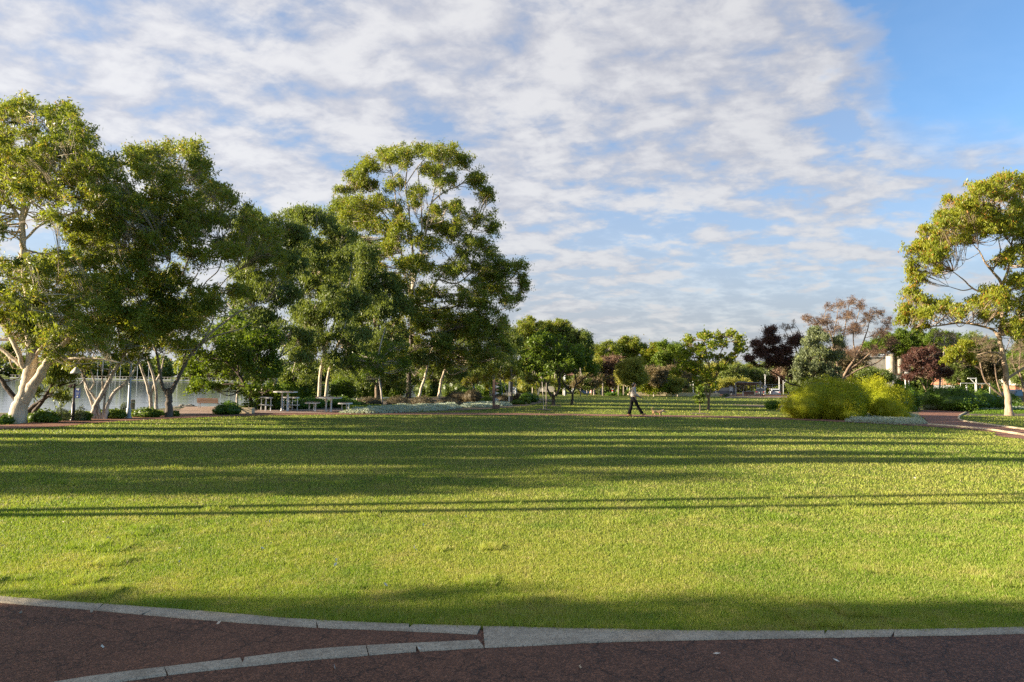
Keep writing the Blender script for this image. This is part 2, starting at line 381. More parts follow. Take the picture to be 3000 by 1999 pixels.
    M['bark_tan'] = bark('tan_gum_bark', (.28, .205, .14), (.43, .335, .235), (.16, .11, .075), .55)
    P_ = plain
    M['white'] = P_('white_paint', (.62, .61, .58), .5); M['grey'] = P_('grey_steel', (.33, .34, .35), .45, .3); M['galv'] = P_('galvanised_steel', (.36, .37, .38), .5, .2)
    M['maroon'] = P_('maroon_paint', (.035, .010, .012), .4); M['black'] = P_('black_paint', (.012, .012, .013), .45)
    M['blue'] = P_('blue_sign_face', (.02, .055, .22), .4); M['tabletop'] = P_('slatted_top', (.30, .20, .13), .6); M['timber'] = P_('weathered_timber', (.20, .165, .13), .85, 0, .35, 3)
    M['deck'] = P_('pale_deck_timber', (.45, .38, .31), .85, 0, .25, 5); M['redwood'] = P_('red_timber', (.20, .10, .06), .6)
    M['limestone'] = concrete('limestone', (.50, .39, .24), (.68, .56, .38), .3); M['rock'] = concrete('shore_rock', (.14, .13, .12), (.30, .27, .23), .5)
    M['glass'] = P_('dark_glass', (.015, .018, .02), .08, 0, .1, 3, spec=.8); M['tyre'] = P_('rubber', (.02, .02, .02), .8); M['chrome'] = P_('alloy', (.5, .5, .52), .25, .9)
    M['lamp_red'] = P_('red_lens', (.35, .01, .01), .2); M['orange'] = P_('orange_tiles', (.34, .14, .08), .8, 0, .25, 2); M['cream'] = P_('cream_render', (.46, .41, .33), .85, 0, .2, 1.5)
    M['roof_red'] = P_('pale_red_roof', (.38, .20, .17), .6); M['rust_pole'] = P_('rusty_steel', (.13, .075, .055), .8, 0, .4, 12)
    return M
M = build_mats()
# ------------------------------------------------------------------ ground, water, paths
def build_ground():
    xs = np.unique(np.concatenate([np.linspace(-620, -80, 25), np.arange(-80, -34, 3), np.arange(-34, 22, .6), np.arange(22, 60, 4), np.linspace(60, 1400, 25), [-1400]]))
    ys = np.unique(np.concatenate([np.linspace(-60, 16, 12), np.arange(16, 60, .6), [55], np.arange(60, 156, 2), [155], np.arange(156, 330, 10), np.arange(326, 336, 1), np.linspace(340, 2500, 20)]))
    X, Y = np.meshgrid(xs, ys); Z = H(X, Y); far = (Y > 331) & (X < 25)
    Z = np.where(far, -0.6, Z)
    n, m = X.shape; i = np.arange(n-1)[:, None]; j = np.arange(m-1)[None]
    f = np.stack([i*m+j, i*m+j+1, (i+1)*m+j+1, (i+1)*m+j], -1).reshape(-1, 4)
    b = MB(); b.add(np.stack([X, Y, Z], -1).reshape(-1, 3), f)
    o = b.build('lawn', M['lawn'], smooth=True); tag(o, kind='structure')
    w = MB(); w.add([(-1400, 5, -.9), (60, 5, -.9), (60, 331.5, -.9), (-1400, 331.5, -.9)], [(0, 1, 2, 3)])
    tag(w.build('lake_water', M['water']), kind='structure')
build_ground()

def gl(pl): return [gp(*p) for p in pl]
# foreground kerbs (photo outlines of the grass-side and path-side edges, laid on the ground)
KU_far = [(-900,1640),(-500,1695),(-200,1730),(0,1751),(283,1772),(600,1795),(878,1818),(1172,1832),(1410,1839)]
KU_near = [(-900,1652),(-500,1710),(-200,1747),(0,1768),(267,1790),(535,1814),(878,1839),(1167,1851),(1407,1862)]
SL_far = [(1412,1839),(1700,1846),(1900,1850),(2150,1853),(2423,1852),(2700,1848),(3000,1841),(3400,1826),(3900,1800)]
SL_near = [(1420,1901),(1600,1893),(1785,1884),(2150,1876),(2423,1871),(2700,1866),(3000,1859),(3400,1844),(3900,1818)]
KL_far = [(-300,2095),(-80,2050),(218,1994),(474,1960),(700,1933),(878,1911),(1053,1897),(1230,1888),(1405,1880)]
KL_near = [(-300,2130),(-80,2080),(218,2023),(474,1984),(700,1958),(878,1940),(1070,1924),(1240,1911),(1417,1901)]
def kerb_strip(mb, far, near, cuts, gap=.006, top=.014):
    A = crom(gl(far), 12); B = crom(gl(near), 12); n = min(len(A), len(B)); A = A[:n]; B = B[:n]
    s = np.concatenate([[0], np.cumsum(np.linalg.norm(np.diff((A+B)/2, axis=0), axis=1))]); L = s[-1]
    def P(u, side): 
        q = A if side == 0 else B
        return np.array([np.interp(u, s, q[:, 0]), np.interp(u, s, q[:, 1])])
    cu = sorted([0]+cuts+[L])
    for a, b in zip(cu[:-1], cu[1:]):
        j = random.uniform(-.02, .02); us = np.linspace(a+gap/2, b-gap/2, max(3, int((b-a)/.06)))
        rows = []
        for q, u in enumerate(us):
            du = j if q in (0, len(us)-1) else 0
            f, g = P(u+du, 0), P(u-du, 1); w = (g-f); w = w/np.linalg.norm(w)
            jit = random.uniform(-.002, .002)
            f2, g2 = f+w*.008, g-w*(.010+abs(jit)); g = g + w*jit
            hz = random.uniform(-.0015, .0015)
            rows += [(f[0], f[1], -.03), (f[0], f[1], top-.003), (f2[0], f2[1], top+hz), (g2[0], g2[1], top+hz-.002), (g[0], g[1], top-.009), (g[0], g[1], -.03)]
        m = len(us); i = np.arange(m-1)[:, None]; jx = np.arange(5)[None]
        f4 = np.stack([i*6+jx, (i+1)*6+jx, (i+1)*6+jx+1, i*6+jx+1], -1).reshape(-1, 4)
        mb.add(rows, f4); mb.add([rows[k] for k in range(6)], [(0, 1, 2, 3, 4, 5)]); mb.add(rows[-6:], [(5, 4, 3, 2, 1, 0)])
    return s, A
def ucut(far, pxs):
    A = crom(gl(far), 12); F_ = crom(far, 12); s = np.concatenate([[0], np.cumsum(np.linalg.norm(np.diff(A, axis=0), axis=1))])
    return [float(np.interp(p, F_[:, 0], s)) for p in pxs]
kb = MB()
kerb_strip(kb, KU_far, KU_near, ucut(KU_far, [-300, 283, 430, 540, 905, 1172]))
kerb_strip(kb, SL_far, SL_near, ucut(SL_far, [1797, 2400, 2600, 3200]))
kerb_strip(kb, KL_far, KL_near, ucut(KL_far, [60, 474, 697, 1058, 1200]))
tag(kb.build('kerb', M['kerb']), kind='structure')
far_edge = gl(KU_far)+gl(SL_far)
def shift(pl, d): return [(x, y-d) for x, y in pl]
mid = shift([tuple(q) for q in crom(far_edge, 4)], .05)
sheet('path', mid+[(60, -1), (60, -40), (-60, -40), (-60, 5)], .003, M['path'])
KY = np.array(sorted([(p[0], p[1]) for p in crom(far_edge, 4)]))
# loop path round the lawn: centre line from the photo
LOOP = [(-40,9),(-30,13.5),(-21,17.6)]+gl([(0,1252),(200,1238),(420,1226),(640,1217.5),(900,1213),(1200,1212.5),(1500,1214),(1865,1218.5),(2200,1224),(2500,1236),(2800,1252),(3000,1270),(3200,1296)])+[(30,14),(34,4)]
LOOPC = crom(LOOP, 6)
def ribbon(name, C, w, off, m, z=None):
    C = np.asarray(C); T = np.gradient(C, axis=0); T /= np.linalg.norm(T, axis=1)[:, None]; Nn = np.stack([-T[:, 1], T[:, 0]], 1)
    w = np.full(len(C), w) if np.isscalar(w) else w
    a = C+Nn*w[:, None]/2; b = C-Nn*w[:, None]/2; v = []
    for p, q in zip(a, b): v += [(p[0], p[1], float(land(p[1]))+off), (q[0], q[1], float(land(q[1]))+off)]
    n = len(C); mb = MB(); mb.add(v, [(2*i, 2*i+1, 2*i+3, 2*i+2) for i in range(n-1)])
    return tag(mb.build(name, m), kind='structure')
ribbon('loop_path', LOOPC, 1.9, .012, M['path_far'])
BR = crom(gl([(2600,1238),(2800,1243),(2770,1228),(2760,1215),(2800,1205),(2880,1197),(2990,1191)])+[(46, 60), (60, 75)], 6)[6:]
BR_poly = gl([(2560,1239),(2720,1236),(2700,1222),(2690,1212),(2700,1204),(2760,1199),(2850,1197),(2960,1193),(3000,1193),(3100,1193),(3100,1198),(2960,1198),(2880,1203),(2830,1209),(2812,1219),(2808,1229),(2825,1236),(2870,1243),(2930,1251),(3010,1262),(3120,1280),(3200,1296),(3000,1274),(2800,1254)])
sheet('branch_path', BR_poly, .018, M['path_far'])
e = MB()
for pl in ([(2808,1229),(2812,1219),(2830,1209)], [(2808,1229),(2825,1236),(2870,1243),(2930,1251),(3010,1262),(3120,1280)], [(2720,1246),(2800,1252),(2900,1262),(3000,1277),(3120,1294)]):
    c = crom(gl(pl), 8); e.tube([(x, y, .02) for x, y in c], .06, 5)
tag(e.build('path_edging', M['limestone']), kind='structure')
# planting bed (mulch) under the gums, spur and picnic paving
BED = gl([(-300,1258),(-100,1238),(60,1233),(300,1222),(500,1213.5),(760,1209.5),(1000,1208),(1150,1207),(1300,1205),(1420,1200),(1540,1190),(1590,1180),(1570,1172)])+[(4, 60), (2, 80), (-7, 74), (-9.5, 58), (-10.3, 46), (-12.5, 41.2), (-15.5, 37), (-17, 33), (-18.4, 29.3), (-21.5, 26), (-31, 22)]
sheet('garden_soil', BED, .006, M['mulch'])
BED2 = gl([(2230,1193),(2300,1205),(2350,1222),(2400,1229),(2720,1240),(2735,1232),(2720,1222),(2700,1210),(2712,1202),(2850,1199),(2930,1192)])+[(36, 56), (17, 56)]
sheet('shrub_bed_soil', BED2, .006, M['mulch'])
BED3 = gl([(2830,1209),(2812,1217),(2900,1219),(3100,1222),(3100,1202),(2960,1202),(2880,1206)])
sheet('right_bed_soil', BED3, .006, M['mulch'])
PAVE = gl([(735,1211.5),(760,1202),(1010,1201.5),(1050,1208.5),(900,1212)])
sheet('picnic_paving', PAVE, .03, M['pave'])
SPUR = gl([(515,1217),(530,1200),(545,1193),(660,1192),(640,1203),(650,1214)])
sheet('lakeside_paving', SPUR, .022, M['pave'])

# ------------------------------------------------------------------ lawn blades, denser near the camera
def blades():
    N = 900000
    # spread evenly over the lawn as a camera at eye height sees it, wider than the frame
    py = 1166+(2080-1166)*rng.random(N)**.9; px = rng.uniform(-500, 3500, N)
    extra = 380000; py = np.concatenate([py, 1400+470*np.sqrt(rng.random(extra))]); px = np.concatenate([px, rng.uniform(-300, 3300, extra)])
    d = np.stack([(px-1500)/F, (999.5-py)/F, -np.ones(len(px))], 1) @ MN.T
    z = np.zeros(len(px)); ok = d[:, 2] < -.008
    px, d, z = px[ok], d[ok], z[ok]
    for _ in range(6): t = (z-CAM_H)/d[:, 2]; z = land(t*d[:, 1])
    x = d[:, 0]*t; y = d[:, 1]*t
    keep = (y < 135) & (np.abs(x) < 75)
    x, y, z = x[keep], y[keep], z[keep]
    k = (y > np.interp(x, KY[:, 0], KY[:, 1])-.012+.016*rng.standard_normal(len(x)))
    k &= pdist(LOOPC, x, y) > .97
    for poly in (BR_poly, BED, BED2, BED3, SPUR, PAVE): k &= ~pip(poly, x, y)
    k &= ~(pip(SHORE, x, y)); k &= ~((x < -14) & (y > 24) & (pdist(SHORE, x, y, True) < 2))
    k &= ~((y > 112) & (x > 5))
    x, y, z = x[k], y[k], z[k]; n = len(x)
    dd = np.hypot(x, y)
    hh = (.013+.00095*dd)*rng.uniform(.6, 1.45, n); ww = np.maximum(.0026, .00072*dd)*rng.uniform(.7, 1.4, n)
    edge = np.interp(x, KY[:, 0], KY[:, 1]); near = np.clip(1-(y-edge)/.5, 0, 1)
    tall = np.exp(-((x-.05)/1.1)**2)+.35
    hh *= 1+near*1.3*tall*rng.random(n); 
    nearm = np.where(y < 13)[0]
    for _ in range(150):
        cx, cy = rng.uniform(-9, 9), rng.uniform(4.7, 12.5); rr = rng.uniform(.04, .16); q = nearm[(np.abs(x[nearm]-cx) < rr) & (np.abs(y[nearm]-cy) < rr)]; hh[q] *= rng.uniform(1.3, 2.3); ww[q] *= 1.25
    a = rng.uniform(0, 2*np.pi, n); lean = rng.uniform(.1, 1.0, n); la = rng.uniform(0, 2*np.pi, n)
    ux, uy = np.cos(a)*ww/2, np.sin(a)*ww/2; lx, ly = np.cos(la)*hh*lean, np.sin(la)*hh*lean
    V = np.empty((n, 3, 3)); V[:, 0] = np.stack([x-ux, y-uy, z-.002], 1); V[:, 1] = np.stack([x+ux, y+uy, z-.002], 1); V[:, 2] = np.stack([x+lx, y+ly, z+hh], 1)
    b = MB(); b.add(V.reshape(-1, 3), np.arange(3*n).reshape(-1, 3), np.repeat(rng.random(n), 3))
    tag(b.build('grass', M['blade']), 'short mown green grass with dry tips covering the lawn', 'grass', kind='stuff')
blades()

# ------------------------------------------------------------------ foliage
def leaf_quads(c, L, W, droop=.5, tint=None):
    """one narrow four-cornered leaf at every row of c"""
    n = len(c); d = rng.standard_normal((n, 3)); d /= np.linalg.norm(d, axis=1)[:, None]; d[:, 2] -= droop*1.4; d /= np.linalg.norm(d, axis=1)[:, None]
    r = rng.standard_normal((n, 3)); w = np.cross(d, r); w /= np.linalg.norm(w, axis=1)[:, None]+1e-9
    l = L*rng.uniform(.65, 1.3, n)[:, None]; ww = W*rng.uniform(.7, 1.3, n)[:, None]
    V = np.stack([c-d*l*.5, c-d*l*.05+w*ww*.5, c+d*l*.5, c-d*l*.05-w*ww*.5], 1).reshape(-1, 3)
    t = rng.random(n) if tint is None else np.clip(tint+rng.uniform(-.25, .25, n), 0, 1)
    return V, np.arange(4*n).reshape(-1, 4), np.repeat(t, 4)
def tuft_leaves(mb, tc, tr, nl, L, W, droop):
    """tc tuft centres; each gets a loose ball of leaves, fuller on top"""
    n = len(tc)
    if n == 0: return
    tr = np.broadcast_to(tr, (n,)); cnt = np.maximum(3, (nl*rng.uniform(.6, 1.4, n)).astype(int)); idx = np.repeat(np.arange(n), cnt); m = len(idx)
    d = rng.standard_normal((m, 3)); d /= np.linalg.norm(d, axis=1)[:, None]; r = np.abs(rng.standard_normal(m))*.42+.45*rng.random(m)
    d[:, 2] = d[:, 2]*.8; r = np.where(rng.random(m) < .10, r*rng.uniform(1.2, 1.9, m), r)
    c = tc[idx]+d*(r*tr[idx])[:, None]
    base = rng.random(n)*.8+.1
    V, f, t = leaf_quads(c, L, W, droop, base[idx]); mb.add(V, f, t)
def limb_path(pts, Y0, base_z=None):
    """pts: (px, py, radius px[, dY]) -> world rows x,y,z,r, smoothed"""
    out = []
    for p in pts:
        dY = p[3] if len(p) > 3 else 0.0; w = at(p[0], p[1], Y0+dY); out.append((w.x, w.y, w.z, .58*p[2]*(Y0+dY)/F))
    return np.array(out)
FILL = 1.5
def tree(name, label, cat, Y0, limbs, crown, leaf, barkm, L=.15, W=.035, blob=40, depth=None, dens=1.0, droop=.5, trf=.36, nt=16, group=None, fill=1.35, seed=1, twig=True, lay=1.0, bare=False, sides=9):
    """limbs: photo outlines of trunk and boughs; crown: ellipses (px,py,rx,ry[,dY]) filled with leaf clumps in depth"""
    global rng; old = rng; rng = np.random.default_rng(seed*977+13)
    base = limb_path([limbs[0][0]], Y0)[0]; gz = float(H(base[0], base[1])); root = empty(name, (base[0], base[1], gz), 0, label, cat, group)
    off = np.array([base[0], base[1], gz])
    wb = MB(); nodes = []
    for li, lm in enumerate(limbs):
        P = limb_path(lm, Y0)
        if li == 0 or abs(lm[0][1]-limbs[0][0][1]) < 14:
            P[0, 2] = min(P[0, 2], float(H(P[0, 0], P[0, 1]))-.12); P[0, 3] *= 1.18
        C = crom(P, 6); C[:, 3] = np.maximum(C[:, 3], .004)
        wob = np.cumsum(rng.standard_normal((len(C), 3)), 0); wob -= np.linspace(0, 1, len(C))[:, None]*wob[-1]; C[:, :3] += wob*np.minimum(C[:, 3:4], .1)*.16
        wb.tube(C[:, :3]-off, C[:, 3], sides if C[0, 3] > .05 else 6, wob=.06); nodes.append(C)
    nodes = np.vstack(nodes); lb = MB(); px2m = Y0/F
    ex = np.array([c[0] for c in crown]) if crown else np.zeros(1); cx0, cx1 = ex.min(), ex.max(); cmid = (cx0+cx1)/2; half = max(60, (cx1-cx0)/2)
    D = depth if depth is not None else half*px2m*.9
    for c in crown:
        px, py, rx, ry = c[:4]; dY0 = c[4] if len(c) > 4 else None
        eff = min(blob, max(.55*blob, min(rx, ry))); k = max(1, int(round(FILL*fill*lay*(rx*ry)/(eff*eff)*1.6)))
        for q in range(k):
            a = rng.uniform(0, 2*np.pi); rr = math.sqrt(rng.random()) if k > 1 else 0
            br = blob*rng.uniform(.65, 1.3); br = min(br, min(rx, ry)*1.25)
            bx = px+math.cos(a)*rr*max(0, rx-br*.6); by = py+math.sin(a)*rr*max(0, ry-br*.6)+rng.uniform(-.45, .3)*min(blob, ry)*(k > 3)
            u = min(1, abs(bx-cmid)/(half*1.15)); dd = D*math.sqrt(1-u*u)
            dY = (rng.uniform(-dd, dd) if dY0 is None else dY0+rng.uniform(-1, 1)*min(dd, rx*px2m))
            ctr = np.array(at(bx, by, Y0+dY)); Rb = br*(Y0+dY)/F
            # bough to the clump
            dv = nodes[:, :3]-ctr; dist = np.linalg.norm(dv, axis=1)+np.maximum(0, dv[:, 2]+.2*Rb)*1.6; j = int(dist.argmin()); A = nodes[j]
            seg = ctr-A[:3]; ln = np.linalg.norm(seg); r0 = min(A[3]*.55, .012+.012*ln); 
            midp = A[:3]+seg*.5+rng.standard_normal(3)*ln*.09+np.array([0, 0, -ln*.06])
            path = crom([A[:3], midp, ctr], 4); rads = np.linspace(max(r0, .006), max(.005, .00022*Y0), len(path))
            if twig: wb.tube(path-off, rads, 5, cap=False)
            if bare: nodes = np.vstack([nodes, np.column_stack([path[2:], rads[2:]])])
            n = max(4, int(nt*dens*1.25)); d = rng.standard_normal((n, 3)); d /= np.linalg.norm(d, axis=1)[:, None]; d[:, 2] = np.where(d[:, 2] < -.7, -d[:, 2], d[:, 2])
            tr = Rb*trf*1.35*rng.uniform(.7, 1.25); an = np.array([rng.uniform(.7, 1.5), rng.uniform(.7, 1.3), rng.uniform(.6, 1.15)]); tl = rng.uniform(-.5, .5); tc = d*((.2+.8*rng.random(n)**.6)*(Rb-tr*.4))[:, None]*an; tc[:, 2] += tc[:, 0]*tl; tc[:, 2] -= (rng.random(n) < .22)*rng.random(n)*Rb*.8; tc = ctr+tc
            if twig:
                for w in tc[::2]:
                    st = path[rng.integers(3, len(path))]; m_ = (st+w)/2+rng.standard_normal(3)*.05*Rb
                    wb.tube(np.array([st, m_, w])-off, [rads[-1]*1.1, rads[-1]*.9, rads[-1]*.6], 3, cap=False)
            nl = max(4, 3.1416*tr*tr/(L*W*.5)*dens*.36)
            if leaf is not None: tuft_leaves(lb, tc-off, tr, nl, L, W, droop)
    wb.build('trunk', barkm, root, smooth=True)
    if leaf is not None and lb.n: lb.build('crown', leaf, root)
    rng = old; return root
def shrub(name, label, cat, pc, rx, py0, py1, leaf, L=.08, W=.03, dY=None, dens=1.0, seed=1, group=None, lumps=7, droop=0.0, kind=None, core=True, Y=None, up=0.0, ryf=.8):
    """a bush: photo centre x, half width, foot and top rows"""
    global rng; old = rng; rng = np.random.default_rng(seed*311+5)
    g = gnd(pc, py0) if Y is None else Vector((at(pc, py0, Y).x, Y, float(land(Y))))
    Yd = g.y; top = at(pc, py1, Yd).z; hh = max(.12, top-g.z); R_ = rx*Yd/F; Rd = dY if dY else R_*ryf
    gz = float(H(g.x, g.y)) if kind is None else g.z; gz = g.z if gz < g.z-.4 else gz
    b = MB(); cb = []
    n = max(3, lumps)
    for i in range(n):
        a = rng.uniform(0, 2*np.pi); q = math.sqrt(rng.random()) if i else 0
        sc = rng.uniform(.38, .62) if i else .66
        cx, cyy = math.cos(a)*q*R_*(1-sc*.75), math.sin(a)*q*Rd*(1-sc*.75); hz = hh*(1-.42*q*q)*rng.uniform(.82, 1.0)
        cb.append((cx, cyy, hz*.46, R_*sc, Rd*sc, hz*.56))
    C = np.array(cb); vol = C[:, 3]*C[:, 5]; share = vol/vol.sum()
    area = 2*math.pi*R_*hh*.9; N = int(area/(L*W*.5)*1.7*dens)
    for k, c in enumerate(C):
        m = int(N*share[k]); d = rng.standard_normal((m, 3)); d /= np.linalg.norm(d, axis=1)[:, None]; r = .8+.24*rng.random(m)
        nz = 1+.10*np.sin(d[:, 0]*9+k)+.10*np.sin(d[:, 1]*8+d[:, 2]*7+k*2); P = c[:3]+d*c[3:]*(r*nz)[:, None]; P[:, 2] = np.abs(P[:, 2])+.01
        V, f, t = leaf_quads(P, L, W, droop-up, .2+.6*(np.sin(P[:, 0]*5/R_)*.5+.5)*rng.random(m)); b.add(V, f, t)
        if core:
            u = np.linspace(0, math.pi, 7)[:, None]; v = np.arange(10)[None]/10*2*math.pi
            sp = np.stack([np.sin(u)*np.cos(v), np.sin(u)*np.sin(v), np.cos(u)*np.ones_like(v)], -1).reshape(-1, 3)*c[3:]*.8+c[:3]; sp[:, 2] = np.maximum(sp[:, 2], 0)
            ii = np.arange(6)[:, None]; jj = np.arange(10)[None]
            b.add(sp, np.stack([ii*10+jj, (ii+1)*10+jj, (ii+1)*10+(jj+1) % 10, ii*10+(jj+1) % 10], -1).reshape(-1, 4), .1)
    if kind == 'stuff':
        o = b.build(name, leaf, None, loc=(g.x, g.y, gz)); tag(o, label, cat, group, 'stuff')
    else:
        root = empty(name, (g.x, g.y, gz), 0, label, cat, group); b.build('foliage', leaf, root)
        s = MB()
        for i in range(5):
            a = rng.uniform(0, 6.28); e = (math.cos(a)*R_*.4, math.sin(a)*Rd*.4, hh*.6); s.tube([(0, 0, -.05), (e[0]*.4, e[1]*.4, hh*.3), e], [.03*hh+.008, .02*hh+.006, .006], 5)
        s.build('stem', M['bark_brown'], root, smooth=True)
    rng = old
# ------------------------------------------------------------------ trees in the left grove
def yb(px, py): return gnd(px, py).y
tree('gum_tree', 'pale thick-trunked gum tree at the left edge beside the dark lamp post', 'tree', yb(45, 1240),
 [[(38,1243,42),(52,1190,36),(62,1150,33),(72,1100,29),(76,1040,25),(74,960,20),(72,880,17),(66,780,15),(64,700,14),(68,640,13),(74,560,9),(88,460,6),(100,340,3)],
  [(72,1175,26),(92,1130,24),(118,1090,21),(150,1052,16),(185,1015,12),(230,970,8),(280,930,4)],
  [(66,1158,13),(72,1130,13),(84,1095,11),(96,1062,9),(122,1020,7),(150,985,4)],
  [(118,1092,12),(150,1062,10),(200,1052,8),(260,1050,6),(310,1055,4),(350,1062,2)],
  [(70,1080,12),(48,1020,11),(10,960,10),(-40,900,8),(-100,860,5)],[(60,1070,10),(20,1035,9),(-30,1000,7),(-80,985,4)],
  [(68,645,9),(100,570,7),(140,515,5),(165,430,3)],[(66,655,9),(25,590,7),(-20,520,5),(-60,450,3)],
  [(68,705,7),(120,660,6),(190,635,5),(260,605,4),(300,585,2)],[(73,900,7),(120,860,5),(170,830,3)]],
 [(45,320,72,52),(165,345,92,52),(-70,400,100,110),(45,430,115,80),(200,430,95,80),(290,500,62,60),(60,545,120,55),(190,560,120,55),(-60,600,100,90),(290,590,60,50),
  (80,790,110,60),(210,770,80,50),(60,880,90,70),(190,880,110,80),(300,880,80,80),(90,960,100,60),(220,970,120,60),(160,1040,50,20),(-60,830,80,80),(300,1000,60,40),(150,640,60,22),(-30,660,60,30),(130,480,80,50),(250,500,60,50),(20,500,70,50),(140,1000,60,40),(20,940,60,40)],
 M['gum'], M['bark_white'], L=.15, W=.036, blob=38, seed=1, fill=1.5, depth=3.4, nt=15, sides=14)
tree('gum_tree', 'dark leaning gum tree on the bank behind the thick pale trunk at the left edge', 'tree', 27.5,
 [[(82,1222,14),(75,1200,13),(35,1160,12),(0,1110,10),(-30,1060,8)],[(80,1205,11),(115,1180,9),(150,1155,7),(180,1130,5),(220,1118,3)],[(85,1212,10),(130,1165,8),(160,1110,6),(185,1060,4)]],
 [(150,1105,48,34),(182,1165,24,20),(120,1080,60,34),(200,1085,40,30),(20,1040,60,30),(100,1150,30,18)], M['gum_dark'], M['bark_dark'], L=.16, W=.04, blob=26, seed=2, droop=1.1)
tree('gum_tree', 'many-stemmed leaning gum tree between the dark lamp post and the grey light pole', 'tree', yb(275, 1228),
 [[(272,1231,13),(284,1200,12),(305,1165,11),(335,1105,9.5),(365,1045,8.5),(395,990,7),(430,910,5),(465,850,4),(500,760,2.5)],
  [(292,1222,9),(272,1185,7.5),(252,1140,6.5),(238,1085,5),(215,1045,4),(190,1000,2)],[(298,1222,8),(284,1180,7),(262,1145,6),(250,1120,5)],[(262,1145,4.5),(275,1125,4.5),(270,1095,4),(255,1070,3)],
  [(306,1222,10),(318,1180,9),(340,1145,8),(372,1118,6),(398,1080,5),(420,1030,4),(430,980,3)],[(300,1222,6),(308,1180,5),(312,1130,5),(322,1085,4),(330,1040,3)],[(298,1160,4),(300,1110,4),(296,1070,3)],
  [(395,990,4),(410,930,4),(440,860,3),(450,800,2)],[(365,1045,4),(350,980,4),(330,900,3),(340,820,2)],[(430,910,3),(400,850,3),(370,760,2)]],
 [(335,500,44,34),(300,520,40,40),(270,560,50,40),(330,610,90,60),(420,620,90,60),(300,720,120,80),(420,740,110,80),(280,830,110,70),(410,850,110,80),(330,930,110,70),(440,950,90,60),(270,1010,100,45),(370,1030,90,35),(240,1070,60,22),(360,560,60,50),(450,700,70,50),(230,660,60,50),(340,640,70,50),(440,960,60,40)],
 M['gum'], M['bark_grey'], L=.16, W=.04, blob=36, seed=3, fill=1.35, depth=3.2)
tree('gum_tree', 'dark-based gum tree right of the grey light pole, its limbs sweeping up to the right', 'tree', yb(490, 1222),
 [[(492,1224,18),(491,1185,16),(490,1160,15),(496,1140,13)],[(490,1155,10),(476,1125,8),(470,1085,7),(462,1040,6),(450,1000,5),(470,900,5),(520,830,5),(555,740,4),(530,640,3),(505,540,2)],
  [(500,1150,12),(516,1118,9.5),(536,1078,8.5),(560,1035,7),(600,990,6),(650,950,5),(700,915,4),(750,895,2.5)],[(560,1035,5),(600,1000,5),(640,980,4),(700,965,3),(740,945,2)],
  [(536,1078,5),(545,1020,5),(560,960,4.5),(560,900,4),(545,860,4),(580,800,3)],[(560,900,4),(600,830,3),(640,790,3),(650,740,2)],[(600,990,4),(625,930,3.5),(620,880,3),(660,820,2.5),(700,790,2)]],
 [(400,462,40,34),(590,475,40,34),(430,455,55,32),(510,450,75,38),(410,500,45,40),(480,520,95,50),(575,500,55,50),(620,560,60,50),(660,600,50,50),(520,600,100,60),(610,660,100,60),(690,680,70,60),(740,640,50,40),(480,700,90,60),
  (590,740,100,50),(720,740,70,50),(500,830,80,60),(600,860,60,30),(480,930,80,60),(560,950,70,30),(500,1020,70,35),(780,690,50,60),(800,780,50,70),(600,910,80,34),(540,900,60,40),(700,860,50,24),(440,640,60,50),(560,620,70,50)],
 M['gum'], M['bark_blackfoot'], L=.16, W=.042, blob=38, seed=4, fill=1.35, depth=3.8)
tree('gum_tree', 'pale forked gum tree on the lake bank just left of the dark-based trunk', 'tree', 31,
 [[(442,1196,8),(440,1165,8),(430,1130,7),(414,1085,6),(402,1045,5),(395,1000,3)],[(441,1160,6),(452,1128,6),(470,1090,5),(480,1050,3)],[(462,1198,8),(458,1140,7),(445,1080,6),(432,1040,5),(425,990,3)]],
 [(400,960,60,35),(480,980,50,30),(440,1010,60,20)], M['gum_dark'], M['bark_grey'], L=.18, W=.045, blob=30, seed=5)
tree('broadleaf_tree', 'dark leafy tree whose low branches droop over the lake beside the picnic paving', 'tree', 34,
 [[(752,1200,10),(735,1165,9),(722,1135,8),(700,1095,6),(660,1060,5),(600,1045,3)],[(722,1135,5),(680,1125,4),(620,1130,3),(560,1135,2)],[(735,1160,6),(745,1090,5),(760,1020,4),(780,960,3)],[(700,1095,4),(690,1040,4),(650,990,2)]],
 [(565,1140,32,12),(600,1125,55,16),(650,1135,50,12),(640,1075,70,34),(560,1090,35,22),(710,1050,70,50),(770,1090,60,60),(650,1020,70,30),(790,1150,50,34),(730,1150,24,20),(780,1010,60,50),(720,1000,50,30),(640,985,60,40),(590,1050,50,30),(690,950,50,36),(560,1010,40,30)],
 M['broad'], M['bark_dark'], L=.13, W=.09, blob=26, seed=6, dens=.9, trf=.4, depth=2.6)
tree('gum_tree', 'grey-leaved gum tree standing behind the dark-based trunk, above the tall picnic table', 'tree', 39,
 [[(772,1190,8),(765,1100,7),(750,1000,6),(740,900,5),(760,780,4),(790,690,3)],[(750,1000,4),(700,930,4),(660,880,3),(640,830,2)],[(745,950,4),(810,880,4),(850,800,3)]],
 [(790,660,60,40),(720,650,60,35),(860,690,60,40),(780,730,80,50),(850,780,70,60),(720,790,60,40),(780,850,80,60),(710,880,60,40),(850,870,60,50),(690,960,70,30),(780,930,60,40)],
 M['gum_dark'], M['bark_grey'], L=.19, W=.055, blob=32, seed=7, droop=.9)
